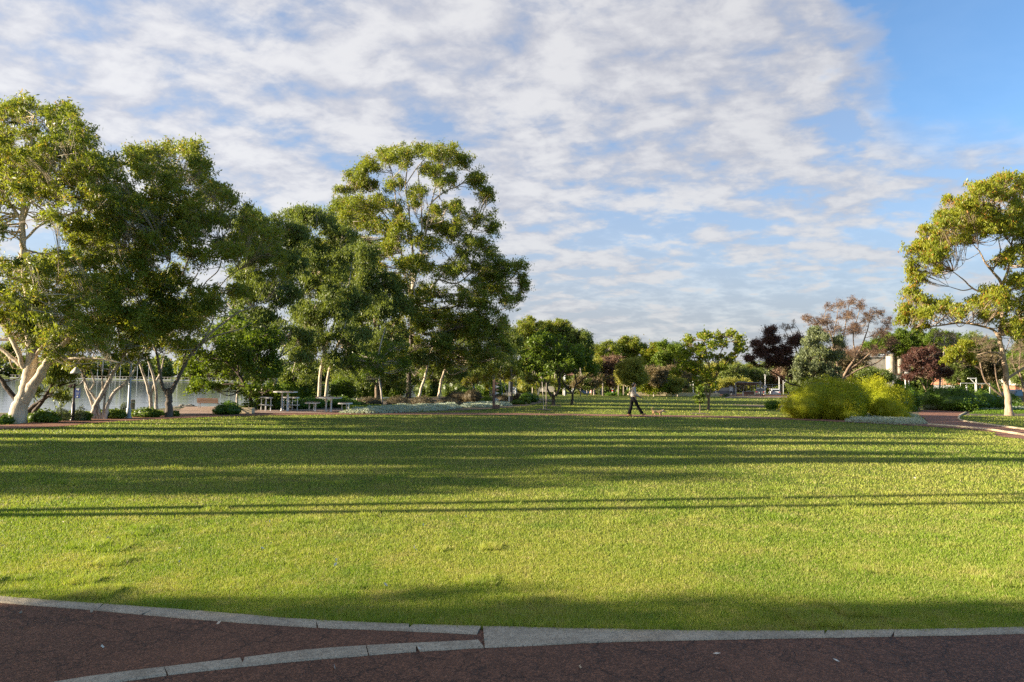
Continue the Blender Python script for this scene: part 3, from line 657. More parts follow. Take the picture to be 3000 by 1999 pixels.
tree('gum_tree', 'small pale forked gum tree right behind the tall picnic table', 'tree', 36.5,
 [[(787,1190,7.5),(790,1165,7),(800,1138,7.5),(808,1112,7),(807,1075,6),(806,1050,5)],[(808,1052,4.5),(798,1030,4),(780,1008,3.5),(768,975,3),(760,940,2)],[(807,1058,4.5),(826,1035,4),(836,1012,2.5),(850,985,2)],[(808,1088,3),(835,1065,2.5),(870,1058,2)],[(806,1085,3),(785,1060,2.5),(765,1050,1.5)],[(815,1050,3),(845,1028,2.5),(865,1015,1.5)]],
 [(760,955,60,25),(830,965,50,25),(740,1010,45,25),(880,990,50,35),(800,1000,50,16),(720,1040,28,16),(890,1050,36,22)], M['gum_dark'], M['bark_white'], L=.18, W=.05, blob=24, seed=8, droop=.7)
tree('gum_tree', 'twin-trunked white gum tree behind the low picnic table', 'tree', 46,
 [[(934,1163,9),(938,1110,8.5),(947,1060,8),(952,1030,7),(972,970,5.5),(988,910,4.5),(1000,840,3.5),(1005,740,2.5)],[(948,1163,8),(960,1100,7.5),(980,1030,7),(998,985,6),(1012,930,5),(1020,860,4),(1030,770,2.5)],[(950,1035,5),(940,1005,4.5),(936,980,2)],[(988,910,3),(950,850,3),(910,780,2.5),(900,680,2)]],
 [(880,640,50,32),(940,640,70,38),(990,690,60,50),(890,720,80,60),(970,780,90,60),(880,820,60,60),(960,880,90,60),(890,930,70,50),(1020,900,70,60),(940,990,80,40),(1040,990,60,50),(880,1030,50,40),(960,1060,60,26),(1050,1060,50,40)],
 M['gum_dark'], M['bark_white'], L=.2, W=.062, blob=34, seed=9, droop=.9, lay=1.1)
tree('gum_tree', 'slender bent gum tree at the garden edge right of the low picnic table', 'tree', yb(1120, 1192),
 [[(1121,1193,4.5),(1116,1150,4),(1110,1110,4),(1108,1060,4),(1115,1010,3),(1130,960,2)],[(1108,1060,3),(1140,1030,2.5),(1180,1010,2)]],
 [(1060,1060,40,24),(1120,1050,50,30),(1150,1020,50,25),(1100,1090,45,16),(1170,1070,40,22)], M['broad'], M['bark_grey'], L=.15, W=.07, blob=22, seed=10, dens=.75)
tree('gum_tree', 'brown-trunked gum tree with a great crooked limb reaching left, left of the tallest gum', 'tree', 54,
 [[(1103,1172,9),(1103,1120,8.5),(1104,1060,8),(1102,1010,8),(1090,970,7.5),(1060,945,7),(1020,925,6),(985,880,5),(950,830,4),(915,790,3)],[(1102,1010,6),(1097,950,5.5),(1098,890,5),(1085,830,4),(1050,780,3),(1030,720,2)],[(1100,1030,5),(1140,970,4),(1170,930,3)],[(1110,1172,6),(1118,1100,5),(1125,1040,4)]],
 [(1040,760,80,50),(1100,830,80,50),(1020,840,70,50),(1090,910,70,50),(1150,900,60,50),(1030,960,60,40),(1140,990,70,40),(1070,1030,60,30),(1160,1090,60,34),(1060,1100,50,30)],
 M['gum_dark'], M['bark_brown'], L=.22, W=.07, blob=34, seed=11, droop=.9, lay=1.1)
tree('gum_tree', 'tallest gum tree with a domed crown open in the middle and white upper limbs', 'tree', 60,
 [[(1197,1172,13),(1199,1100,11.5),(1202,1020,10.5),(1205,940,10),(1206,880,9),(1210,830,7.5),(1212,760,6.5),(1203,690,5),(1198,620,4),(1188,540,3.5),(1192,490,2.5),(1186,450,2)],
  [(1208,850,7),(1220,790,6.5),(1240,720,6),(1254,650,5),(1262,600,4),(1300,565,3.5),(1350,540,3),(1390,500,2)],[(1232,740,5),(1236,660,4),(1232,580,3),(1224,500,2.5)],
  [(1205,880,6),(1185,800,5.5),(1172,730,5),(1155,670,4),(1120,620,3),(1090,560,2)],[(1206,920,7),(1240,875,6),(1285,820,5),(1330,770,4),(1370,700,3),(1400,640,2)],[(1155,670,3.5),(1160,590,3),(1150,510,2.5),(1130,460,2)],
  [(1203,690,3),(1160,640,3),(1120,600,2)],[(1190,540,2.5),(1215,500,2.5),(1240,470,2)],[(1262,600,3),(1280,540,2.5),(1300,490,2)],[(1285,820,4),(1340,830,3.5),(1400,780,2.5)],[(1120,620,2.5),(1060,580,2.2),(1010,560,1.5)]],
 [(1005,560,28,24,0),(1040,530,36,24,0),(1080,490,45,28,-1),(1070,540,45,20,1),(1140,455,50,24),(1190,450,40,22),(1250,445,50,24),(1310,455,48,26),(1350,480,36,34,0),(1270,500,50,22),(1190,485,26,14),(1310,530,45,22),(1395,530,36,26,0),(1425,570,22,38,0),
  (1040,600,60,28),(1110,600,40,26),(1160,610,30,24),(1000,650,36,34),(1070,660,70,34),(1140,680,40,28),(1210,600,22,16),(1280,620,30,20),(1330,610,40,22),(1400,640,44,34,0),(1440,660,28,44,0),(1320,670,60,36),(1040,720,60,36),(1130,740,50,34),
  (1270,720,40,28),(1360,720,70,40),(1440,740,42,36,0),(1100,790,60,34),(1250,780,40,28),(1330,790,70,40),(1420,800,60,36),(1180,830,50,26),(1470,780,30,30,0),(1260,860,60,34),(1370,870,70,40),(1170,900,50,34),(1280,930,80,40),(1380,940,60,40),(1150,960,50,40),(1260,1000,70,40),(1340,1030,70,30),(1150,545,40,22),(1225,570,40,22),(1180,660,44,26),(1225,700,50,32),(1150,700,44,34),(1200,770,60,30),(1270,660,44,26),(1190,870,60,30,-3),(1240,950,60,34,-3),(1150,1030,60,30,-3),(1240,1050,60,26,-3)],
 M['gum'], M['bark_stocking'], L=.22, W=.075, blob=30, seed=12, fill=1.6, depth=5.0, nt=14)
tree('gum_tree', 'golden-topped gum tree filling the gap left of the tallest gum', 'tree', 66,
 [[(1010,1165,7),(1015,1050,6),(1020,930,6),(1030,820,5),(1020,720,4),(1010,650,3)],[(1020,930,4),(980,850,4),(970,760,3),(980,660,2)]],
 [(1000,610,50,30),(980,660,50,40),(1060,640,60,40),(1010,730,70,50),(930,740,50,50),(1080,730,50,40),(1000,820,80,50),(920,850,50,50),(1090,900,60,60)],
 M['gum'], M['bark_grey'], L=.24, W=.08, blob=34, seed=13, droop=.8)
tree('gum_tree', 'short white leaning trunk between the tallest gum and the far-leaning gum', 'tree', 57,
 [[(1226,1168,7),(1233,1140,6.5),(1242,1105,6),(1252,1070,5),(1262,1030,4),(1290,980,3)]],
 [(1250,1040,44,26),(1290,1000,44,28),(1220,1060,36,20)], M['gum_dark'], M['bark_white'], L=.2, W=.065, blob=24, seed=14)
tree('gum_tree', 'far-leaning white gum tree whose crown hangs out to the right over the garden', 'tree', 61,
 [[(1284,1167,7),(1292,1125,6.5),(1302,1090,6),(1318,1030,5.5),(1345,970,5),(1390,910,4.5),(1440,860,3.5),(1490,820,3),(1525,795,2)],[(1318,1030,4),(1370,990,3.5),(1420,950,3),(1460,930,2)],[(1390,910,3),(1430,920,2.5),(1490,900,2)]],
 [(1470,800,40,26,0),(1515,790,32,24,0),(1535,835,20,34,0),(1520,875,20,22,0),(1450,850,50,36),(1400,830,44,30),(1480,890,36,28),(1410,910,60,40),(1340,970,60,40),(1420,980,56,36),(1470,960,36,34),(1350,1050,70,36),(1430,1040,60,40),(1480,1020,36,36),(1300,1060,40,30)],
 M['gum'], M['bark_white'], L=.22, W=.075, blob=30, seed=15, fill=1.3, depth=4.2)
# shaggy understorey gums closing the grove
for i, (px, py, Y, lab, cr) in enumerate([
  (860,1172,50,'thin grey gum behind the small forked gum, half hidden',[(860,1020,60,50),(900,1090,50,40),(850,1100,50,40),(910,970,50,40)]),
  (1050,1168,62,'grey gum in the shade behind the low picnic table, its trunk half hidden',[(1060,1000,60,50),(1030,1080,60,40),(1100,1060,50,40),(1010,1130,40,24)]),
  (1160,1166,66,'dark shaded gum close behind the left side of the tallest trunk',[(1170,1000,60,50),(1150,1060,60,36),(1190,1120,44,24),(1110,1130,36,20)]),
  (1225,1164,72,'rough brown gum trunk just right of the tallest trunk',[(1260,1090,50,26),(1230,1040,60,40),(1330,1100,50,22)]),
  (1390,1158,78,'bushy grey gum behind the rusty zigzag totem',[(1380,1060,60,40),(1430,1090,60,34),(1460,1040,50,40),(1400,1000,60,40),(1360,1110,40,22)]),
  (1470,1156,86,'bushy gum between the totem and the round dark tree, topped with paler leaves',[(1480,990,40,40),(1470,1060,50,40),(1510,1010,40,50),(1440,1100,44,20),(1500,1090,40,24)]),
  (700,1190,42,'dark gum on the lake bank behind the drooping leafy tree',[(690,1000,60,50),(740,960,60,40),(650,1060,40,40),(720,1110,60,34)]),
  (610,1080,60,'distant gum showing through the grove over the lakeside bench',[])]):
    if not cr: continue
    tree('gum_tree', lab, 'tree', Y, [[(px,py,5.5),(px-4,py-60,5),(px+6,py-120,4),(px+2,py-190,2.5)],[(px-2,py-70,3.5),(px+34,py-130,2.5)]], cr, M['gum_dark'], M['bark_brown' if i in (3,) else 'bark_grey'], L=.22, W=.075, blob=32, seed=30+i, droop=.8)

# ------------------------------------------------------------------ park trees, middle
tree('shade_tree', 'round dark green tree with a forked low trunk, left of the pair on the lawn', 'tree', yb(1622, 1188),
 [[(1622,1190,11),(1622,1178,8.5),(1622,1166,8),(1620,1158,9)],[(1617,1162,6),(1603,1138,5),(1592,1110,4),(1560,1080,3),(1535,1055,2)],[(1628,1162,7),(1640,1135,6),(1642,1105,5),(1655,1075,4),(1668,1040,2.5)],[(1640,1135,4),(1632,1100,3.5),(1622,1060,3),(1610,1010,2)],[(1603,1138,3),(1612,1090,3),(1590,1050,2)]],
 [(1570,1010,44,30),(1540,1045,34,26),(1615,1000,44,30),(1590,1040,60,34),(1650,1025,40,36),(1640,1065,50,26),(1560,1075,44,20),(1530,1075,24,16),(1600,1082,50,16),(1680,1050,30,34)],
 M['broad'], M['bark_dark'], L=.16, W=.105, blob=20, seed=16, dens=.8, trf=.4, fill=1.2, depth=2.0)
tree('shade_tree', 'smaller dark green tree right behind, right one of the pair on the far lawn', 'tree', yb(1678, 1186),
 [[(1677,1188,6.5),(1677,1165,6),(1676,1150,5.5)],[(1674,1152,4.5),(1655,1128,4),(1640,1105,3),(1630,1085,2)],[(1678,1152,4.5),(1688,1125,4),(1684,1095,3.5),(1680,1060,2.5)],[(1688,1128,3),(1712,1108,2.5),(1735,1090,1.8)]],
 [(1690,1030,30,26),(1715,1045,34,28),(1680,1065,40,24),(1725,1075,30,20),(1740,1085,22,14),(1650,1085,26,14)], M['broad'], M['bark_dark'], L=.16, W=.105, blob=18, seed=17, dens=.8, trf=.4, depth=1.6)
tree('shade_tree', 'yellow-green leafy tree with open crown on the lawn behind the sapling, right of the woman', 'tree', yb(2075, 1201),
 [[(2076,1203,7),(2075,1180,6.2),(2077,1158,6)],[(2073,1165,5),(2062,1138,4.5),(2035,1115,4),(2000,1100,3),(1970,1085,2)],[(2078,1162,5),(2085,1130,4.5),(2098,1100,4),(2120,1070,3),(2150,1040,2)],[(2085,1130,4),(2080,1090,3.5),(2070,1040,3),(2060,990,2)],[(2062,1138,3),(2050,1090,3),(2030,1040,2)],[(2098,1100,3),(2110,1040,2.4),(2130,990,1.6)]],
 [(2060,985,30,16),(2020,1000,26,14),(2090,985,34,16),(2140,980,26,16),(2170,1000,24,20),(2040,1020,44,20),(2110,1015,40,18),(2165,1025,26,14),(2000,1040,36,18),(2070,1050,50,20),(2130,1050,34,16),(2010,1075,40,18),(2060,1085,44,18),(1975,1090,26,14),(2070,1112,30,16),(2110,1080,24,14),(2050,1130,24,14),(2090,1125,20,14)],
 M['broad_lime'], M['bark_brown'], L=.15, W=.10, blob=16, seed=18, dens=.75, trf=.42, depth=1.9, fill=1.25)
tree('sapling', 'thin young tree in a mulch ring in front of the yellow-green leafy tree', 'sapling', yb(2050, 1213),
 [[(2050,1214,1.7),(2050,1180,1.5),(2048,1150,1.3),(2050,1130,.8)]], [(2040,1165,12,6),(2058,1160,12,7),(2050,1148,14,8),(2044,1178,8,4),(2060,1174,8,5),(2050,1136,10,7)], M['broad'], M['bark_brown'], L=.08, W=.05, blob=7, seed=19, depth=.25, dens=.7)
tree('sapling', 'bare young staked trunk on the lawn left of the forked low-trunked tree', 'sapling', yb(1594, 1201),
 [[(1594,1202,1.9),(1592,1170,1.6),(1590,1140,1.4),(1588,1115,1.0)]], [(1588,1112,9,7),(1584,1100,10,6)], M['broad'], M['bark_grey'], L=.1, W=.06, blob=7, seed=20, depth=.25, dens=.7)
for i, (px, py, cr, lab) in enumerate([
  (1436,1161,[(1425,1110,16,22),(1440,1090,20,20),(1425,1130,12,12)],'small rounded yellow paperbark left of the zigzag totem'),
  (1483,1160,[(1462,1090,18,12),(1490,1088,24,18),(1512,1092,14,18),(1478,1105,22,12)],'yellow paperbark with umbrella crown right of the zigzag totem'),
  (1388,1163,[(1380,1120,20,16),(1400,1110,16,16),(1360,1125,14,12)],'dull yellow paperbark in shade left of the rounded yellow one'),
  (1575,1160,[(1555,1110,22,16),(1580,1118,20,14),(1600,1125,20,16),(1550,1095,14,10)],'olive paperbark leaning behind the bare staked young trunk')]):
    Y = [58, 60, 66, 62][i]
    tree('paperbark_tree', lab, 'tree', Y, [[(px,py+6,2.6),(px,py-8,2.2),(px-2,py-26,1.8),(px-6,py-44,1)],[(px,py-6,1.8),(px+8,py-26,1.4),(px+12,py-46,1)]], cr, M['yellow' if i < 2 else 'paper'], M['bark_white'], L=.12, W=.06, blob=11, seed=40+i, depth=.9, droop=-.1, dens=.9)

# ------------------------------------------------------------------ far trees: (x, foot row, Y, crown ellipses, leaf, bark, label, leaf size)
FAR = [
 (1560,1150,95,[(1545,950,26,18),(1575,965,24,18),(1540,980,34,20),(1560,1010,40,26)],'gum','grey','gum with a knobbly top behind the left side of the round dark tree'),
 (1625,1150,98,[(1605,952,22,14),(1640,950,22,12),(1660,965,20,14),(1620,980,40,20),(1650,1000,40,24)],'gum','grey','tall open gum rising over the middle of the dark pair of trees'),
 (1700,1150,96,[(1690,985,26,18),(1715,990,16,18),(1725,1010,16,16),(1700,1020,36,22),(1720,1035,20,14)],'gum_dark','grey','gum with a ragged right edge against the sky above the smaller dark tree'),
 (1765,1146,135,[(1755,1025,18,14),(1780,1015,20,16),(1770,1045,26,16),(1800,1035,18,14)],'gum','grey','pale far gum just right of the ragged-edged gum'),
 (1842,1146,138,[(1830,992,14,10),(1825,1010,22,14),(1858,998,18,12),(1880,1018,14,10),(1850,1022,30,14),(1840,1045,30,12)],'gum','white','twin-domed far gum above the woman, highest of the far row'),
 (1905,1146,136,[(1900,1030,20,12),(1925,1015,22,14),(1915,1045,30,14)],'broad_lime','brown','lime far tree right of the twin-domed gum'),
 (1965,1146,128,[(1950,1010,20,12),(1985,1020,20,14),(1960,1035,34,16),(1995,1045,20,14),(1930,1050,20,14)],'broad','brown','darker far tree touching the left side of the yellow-green leafy tree'),
 (1740,1150,110,[(1745,1060,18,14),(1730,1080,16,14),(1750,1095,18,12)],'paper','grey','olive far tree touching the right side of the smaller dark tree'),
 (1785,1152,112,[(1775,1065,20,14),(1800,1060,22,16),(1790,1082,26,14)],'rust','brown','red-leaved far tree left of the woman'),
 (1720,1158,96,[(1710,1120,22,16),(1735,1115,20,16),(1690,1125,14,10),(1750,1105,20,14)],'paper_brown','grey','brown-green paperbark above the two far walkers'),
 (1845,1158,100,[(1830,1070,22,18),(1860,1085,28,20),(1835,1100,26,20),(1875,1100,22,18),(1815,1095,14,14),(1860,1065,18,12)],'paper','white','broad olive paperbark with white stem directly behind the woman'),
 (1915,1156,106,[(1915,1085,24,14),(1935,1090,22,14),(1920,1105,30,14)],'paper_brown','grey','brown paperbark right of the white-stemmed one'),
 (1900,1154,108,[(1890,1130,22,16),(1915,1135,20,14),(1940,1130,18,16)],'broad_lime','brown','low lime tree on the stone-walled bed right of the woman'),
 (1970,1154,110,[(1950,1125,16,16),(1975,1130,18,14),(1990,1120,16,14),(1960,1110,20,12)],'paper','grey','low olive tree on the stone-walled bed under the leafy tree'),
 (1985,1153,116,[(1985,1095,18,10),(1970,1085,16,10),(2005,1100,14,9)],'paper_brown','white','brown-topped tree beside the white light pole'),
 (2155,1150,172,[(2140,1090,22,16),(2160,1105,26,16),(2130,1115,24,14),(2165,1080,18,12)],'gum_dark','grey','grey far tree behind the dark parked car'),
 (2205,1150,176,[(2200,1095,24,14),(2225,1105,24,14),(2190,1115,24,12)],'gum_dark','grey','grey-green far tree right behind the barbecue shelter roof'),
 (2255,1150,180,[(2240,1110,20,12),(2265,1100,22,14),(2250,1120,26,10)],'greygreen','grey','pale bushy far tree behind the two light poles'),
 (2290,1150,176,[(2285,1090,22,14),(2300,1110,20,12),(2310,1080,20,14)],'rust','brown','orange-tinged far tree above the white parked car'),
 (2650,1140,150,[(2600,1000,26,24),(2640,990,26,28),(2680,1000,26,30),(2710,1015,24,28),(2570,1015,22,18),(2540,1022,18,14),(2650,1018,40,24)],'broad','brown','big dark green tree behind the silos'),
 (2760,1140,140,[(2750,990,34,22),(2790,1000,30,24),(2770,1030,40,20)],'broad','brown','dark green tree behind the hanging left branches of the golden gum'),
 (2860,1150,120,[(2850,1010,34,30),(2900,1030,36,30),(2870,1060,40,26),(2920,1080,34,26)],'gum_dark','grey','grey-green tree behind the leaning bare tree by the golden gum'),
 (2990,1150,115,[(2985,1050,34,30),(3010,1010,34,30),(2980,1090,30,20),(3030,1080,30,26)],'broad','brown','green tree at the right edge behind the golden gum trunk'),
 (2420,1140,130,[(2440,1040,40,20),(2500,1050,40,18),(2390,1060,30,18),(2460,1075,50,16)],'paper_brown','grey','brownish far tree behind the wiry bare-topped tree'),
 (2350,1145,120,[(2330,1090,30,20),(2370,1100,30,20),(2350,1060,30,18)],'paper_brown','grey','brown far tree behind the purple trees'),
 (1650,1152,120,[(1640,1050,40,30),(1690,1060,36,26),(1600,1070,40,30),(1650,1100,40,24)],'gum_dark','grey','broad grey tree closing the gap behind the pair of dark round trees'),
 (1790,1148,150,[(1770,1060,34,18),(1820,1050,34,18),(1800,1085,36,20),(1760,1100,30,18)],'gum','grey','broad pale tree behind the red-leaved far tree'),
 (1880,1148,150,[(1870,1060,30,16),(1900,1080,36,18),(1930,1065,30,18),(1880,1110,36,16)],'broad','brown','broad dark tree behind the white-stemmed paperbark'),
 (2000,1148,140,[(1990,1060,34,18),(2020,1075,34,20),(1960,1080,34,18),(2010,1105,34,14)],'gum','grey','broad tree behind the left boughs of the yellow-green leafy tree'),
 (2100,1149,185,[(2090,1085,34,18),(2130,1075,34,18),(2180,1085,34,18),(2110,1110,40,16),(2170,1115,40,14)],'paper','grey','broad olive tree behind the dark parked car and shelter'),
 (2230,1149,200,[(2220,1080,34,16),(2270,1075,34,18),(2320,1080,34,18),(2240,1105,44,14),(2310,1105,40,16)],'gum_dark','grey','broad grey-green tree behind the light poles'),
 (2150,1150,160,[(2140,1120,24,10),(2180,1122,24,10),(2110,1125,20,9)],'paper','grey','low olive tree right behind the shelter roof'),
 (2350,1150,110,[(2350,1110,30,20),(2330,1125,26,14),(2380,1085,34,24)],'gum_dark','grey','dark tree filling behind the left end of the yellow-green bush'),
 (2440,1150,118,[(2430,1060,44,24),(2480,1070,44,24),(2520,1090,34,22),(2500,1100,40,20),(2550,1105,30,16),(2460,1100,40,20)],'paper_brown','brown','dense brownish tree behind the wiry tree'),
 (2550,1150,112,[(2540,1095,34,18),(2580,1100,30,14),(2600,1105,24,10)],'gum_dark','grey','low tree screening the foot of the long warehouse'),
 (2790,1150,105,[(2780,1075,34,24),(2820,1060,34,28),(2850,1090,34,22),(2800,1105,34,16)],'gum_dark','grey','dark tree behind the rounded hedge left of the golden gum'),
 (2900,1150,105,[(2890,1060,30,26),(2920,1090,28,20),(2880,1105,28,14)],'paper_brown','grey','brown tree just left of the golden gum trunk'),
 (3010,1150,98,[(2985,1070,26,24),(3020,1060,30,28),(2990,1105,24,14),(3030,1100,24,14)],'gum_dark','grey','dark tree at the right edge behind the utility vehicle'),
]
for i, (px, py, Y, cr, lf, bk, lab) in enumerate(FAR):
    ys_ = min(c[1] for c in cr); xs_ = cr[0][0]
    cr = [(c[0], c[1]+3, c[2]*1.25, c[3]*1.3) for c in cr]
    if i < 16: cr = cr+[(px-12, 1116, 24, 13), (px+14, 1124, 22, 12)]
    tree('gum_tree' if 'gum' in lf else 'park_tree', lab, 'tree', Y, [[(px,py+8,2.6),(px,(py+ys_)/2+10,2.0),((px+xs_)/2,ys_+22,1.2)],[(px,(py+ys_)/2+18,1.5),(cr[-1][0],cr[-1][1],1)]], cr,
      M[lf], M['bark_'+bk], L=.0024*Y, W=.0011*Y, blob=14, seed=60+i, depth=2.5, dens=.95, trf=.5, nt=12, droop=.3, fill=2.4)

# ------------------------------------------------------------------ right side
tree('gum_tree', 'golden-leaved gum tree with smooth tan trunk on the lawn at the right edge', 'tree', yb(2955, 1218),
 [[(2958,1220,19),(2953,1195,16),(2948,1150,13.5),(2943,1100,12),(2938,1060,11),(2931,1015,10),(2926,985,9.5)],
  [(2926,990,8),(2908,968,6),(2870,955,5),(2810,948,4.5),(2750,955,3.5),(2700,960,2.5),(2660,955,1.5)],[(2928,985,9),(2938,920,8.5),(2938,860,8),(2932,825,7),(2908,795,5.5),(2888,770,4.5),(2872,740,3),(2850,715,2)],
  [(2936,835,6.5),(2948,800,6),(2958,760,5),(2962,720,4.5),(2975,670,3.5),(2985,610,2.5)],[(2937,1052,6),(2922,1036,5),(2895,1033,4),(2868,1040,3),(2840,1050,2)],[(2934,890,5),(2890,862,4.5),(2850,845,4),(2825,822,3),(2790,795,2)],
  [(2946,1112,7),(2968,1098,6.5),(2995,1078,6),(3030,1050,5),(3070,1000,3)],[(2962,720,3.5),(2940,680,3),(2930,620,2.5),(2925,560,1.5)],[(2908,795,3.5),(2930,745,3),(2925,700,2)],[(2940,950,5),(2990,935,4.5),(3050,920,3.5)],[(2850,845,3),(2820,850,2.5),(2780,840,1.5)]],
 [(2930,525,50,24),(2890,555,44,24),(2950,570,60,30),(3020,545,50,50),(2780,585,22,12,0),(2830,605,48,26),(2880,620,50,24),(2990,620,56,36),(2760,640,36,24),(2820,660,54,28),(2890,670,44,20),(2710,675,24,16,0),(2750,700,40,24),(2700,720,26,22,0),(2820,700,36,18),
  (2672,740,28,26,0),(2670,785,20,24,0),(2715,760,34,20),(2690,820,24,22,0),(2750,790,20,12),(2670,860,26,22,0),(2700,880,36,22),(2650,905,28,18,0),(2640,935,24,18,0),(2690,925,44,22),(2750,900,44,22),(2810,910,44,22),(2860,895,44,26),(2910,860,50,30),(2950,890,44,36),(2900,930,44,22),
  (3000,830,50,40),(3020,740,44,60),(3020,900,44,50),(3010,970,44,30),(2960,960,30,22),(2830,1015,26,14,-1),(2800,1035,30,16,-1),(2780,1055,26,12,-1),(2840,1045,20,10,-1),(2850,1060,24,10,-1),(2985,680,40,30),(2700,960,30,10,0),(2860,610,60,40),(2900,660,60,36),(2960,640,60,60),(2790,650,50,36),(2740,740,50,36),(2950,760,40,36),(2860,560,40,24),(2980,960,50,36)],
 M['gum_gold'], M['bark_tan'], L=.19, W=.058, blob=25, seed=21, fill=1.9, depth=3.2, nt=14, droop=.9, sides=12)
tree('purple_tree', 'dark purple-leaved spreading tree left of the grey-green gum, above the yellow bush', 'tree', 66,
 [[(2392,1180,6),(2372,1150,5.5),(2345,1132,5),(2310,1122,4),(2275,1098,3.2),(2240,1075,2.2)],[(2372,1150,5),(2345,1090,4.5),(2320,1050,3.5),(2270,1020,2.5),(2255,980,1.6)],[(2345,1090,3.5),(2335,1040,3),(2330,1000,2)],[(2310,1122,3),(2300,1080,2.6),(2240,1040,2),(2215,1015,1.2)]],
 [(2255,975,20,16),(2262,1000,26,18),(2215,1010,20,14),(2235,1035,34,18),(2290,1030,40,24),(2330,1000,30,18),(2270,1060,44,18),(2320,1060,40,18),(2195,1050,18,10),(2330,1095,30,20)], M['purple'], M['bark_dark'], L=.15, W=.07, blob=16, seed=22, dens=.8, trf=.5, depth=2.0, fill=2.0)
tree('bare_tree', 'nearly leafless grey tree with upright twigs right of the purple spreading tree', 'tree', 68,
 [[(2400,1180,4),(2370,1100,3.4),(2345,1040,2.6),(2325,990,1.8),(2310,950,1)],[(2370,1100,2.6),(2335,1030,2),(2300,970,1.3),(2292,945,.8)],[(2345,1040,2),(2345,980,1.5),(2325,945,.8)]],
 [(2295,960,12,14),(2310,960,12,16),(2325,955,12,16),(2335,985,16,18),(2300,985,14,14),(2320,1010,20,16)], M['rust'], M['bark_brown'], L=.07, W=.03, blob=10, seed=23, dens=.5, bare=True, nt=10, depth=1.0)
tree('bare_tree', 'wiry rusty-topped half-bare tree behind the yellow bush, left of the silos', 'tree', 58,
 [[(2452,1185,8),(2462,1130,7),(2478,1090,6),(2505,1050,4.5),(2530,1000,3.2),(2545,950,2.2),(2550,900,1.3)],[(2462,1130,6),(2452,1060,5),(2440,1000,4),(2425,960,2.5),(2410,930,1.4)],[(2478,1090,5),(2520,1060,4),(2560,1020,3),(2590,970,2),(2610,930,1.2)],
  [(2452,1060,4),(2470,990,3),(2480,930,2.2),(2490,880,1.2)],[(2505,1050,3.5),(2500,980,2.6),(2515,920,1.8),(2522,885,1)],[(2470,1110,5),(2520,1080,4),(2570,1062,3),(2620,1020,1.8)],[(2440,1000,2.5),(2450,940,2),(2455,900,1.2)]],
 [(2370,935,26,18),(2395,950,28,20),(2430,900,20,16),(2420,940,26,20),(2460,895,22,18),(2495,885,18,14),(2520,900,22,18),(2480,930,34,20),(2540,930,26,24),(2570,920,22,22),(2600,950,18,22),(2440,970,40,24),(2510,970,40,24),(2570,980,34,24),(2610,1000,24,20),(2560,1030,40,16),(2450,1030,44,24),(2510,1030,40,20)],
 M['rust'], M['bark_brown'], L=.07, W=.035, blob=15, seed=24, dens=.48, bare=True, nt=18, depth=2.4, fill=1.8)
tree('gum_tree', 'bushy grey-green young gum with lime shoots on top, behind the yellow bush', 'tree', 47,
 [[(2400,1195,5),(2398,1130,4),(2392,1060,3),(2385,1000,2)],[(2398,1130,3),(2430,1070,2.4),(2440,1030,1.6)]],
 [(2385,972,20,14,0),(2375,1000,28,18),(2415,990,24,14),(2400,1030,40,22),(2360,1045,26,18),(2345,1065,20,14),(2440,1040,30,22),(2380,1075,44,20),(2430,1085,40,20),(2340,1100,16,20),(2390,1110,44,18),(2450,1110,24,18),(2460,1000,20,14)],
 M['greygreen'], M['bark_tan'], L=.19, W=.05, blob=17, seed=25, droop=.7, depth=1.8, trf=.5, fill=1.8)
tree('purple_tree', 'small dark purple-brown tree with round crown beside the branching path', 'tree', yb(2712, 1196),
 [[(2708,1198,5.5),(2711,1170,4.5),(2716,1148,4.2)],[(2714,1150,3.6),(2702,1125,3),(2680,1095,2.2),(2655,1070,1.4)],[(2718,1148,3.8),(2735,1120,3),(2740,1080,2.2),(2735,1040,1.4)],[(2716,1148,3),(2715,1100,2.4),(2700,1050,1.5)],[(2735,1120,2.4),(2765,1095,1.8),(2785,1080,1)]],
 [(2690,1035,24,16),(2720,1028,26,18),(2745,1040,24,16),(2665,1055,24,16),(2700,1065,44,20),(2755,1070,34,20),(2650,1080,20,14),(2690,1095,44,14),(2750,1100,36,14),(2660,1105,22,8),(2785,1095,14,10)],
 M['purple'], M['bark_brown'], L=.14, W=.055, blob=14, seed=26, dens=.75, trf=.48, depth=1.8, droop=.3, fill=1.9)
tree('bare_tree', 'leaning half-bare brown tree just left of the golden gum trunk', 'tree', 52,
 [[(2958,1195,5.5),(2938,1165,5),(2915,1145,4.4),(2890,1120,4),(2876,1085,3.5),(2870,1050,2.5),(2860,1010,1.5)],[(2935,1162,4),(2920,1110,3.2),(2915,1070,2.6),(2900,1020,1.6)],[(2876,1085,2.8),(2850,1070,2.4),(2825,1055,1.5)],[(2915,1070,2.4),(2945,1030,2),(2960,990,1.2)]],
 [(2870,1000,30,20),(2840,1030,30,18),(2900,1010,28,20),(2880,1050,30,18),(2930,1030,26,24),(2820,1065,22,14)], M['heath'], M['bark_brown'], L=.09, W=.04, blob=14, seed=27, dens=.5, bare=True, nt=14, depth=1.6)
tree('bare_tree', 'half-bare brown tree at the right edge behind the golden gum', 'tree', 56,
 [[(3005,1190,5),(2995,1130,4),(2985,1080,3),(2990,1020,2)],[(2995,1130,3.5),(3020,1070,2.6),(3030,1010,1.6)],[(2990,1110,2.6),(2970,1070,2),(2965,1030,1.3)]],
 [(2985,1020,26,24),(3020,1010,30,26),(2970,1060,24,20),(3010,1060,30,20),(2990,1000,20,16)], M['heath'], M['bark_brown'], L=.09, W=.04, blob=14, seed=28, dens=.5, bare=True, nt=14, depth=1.6)
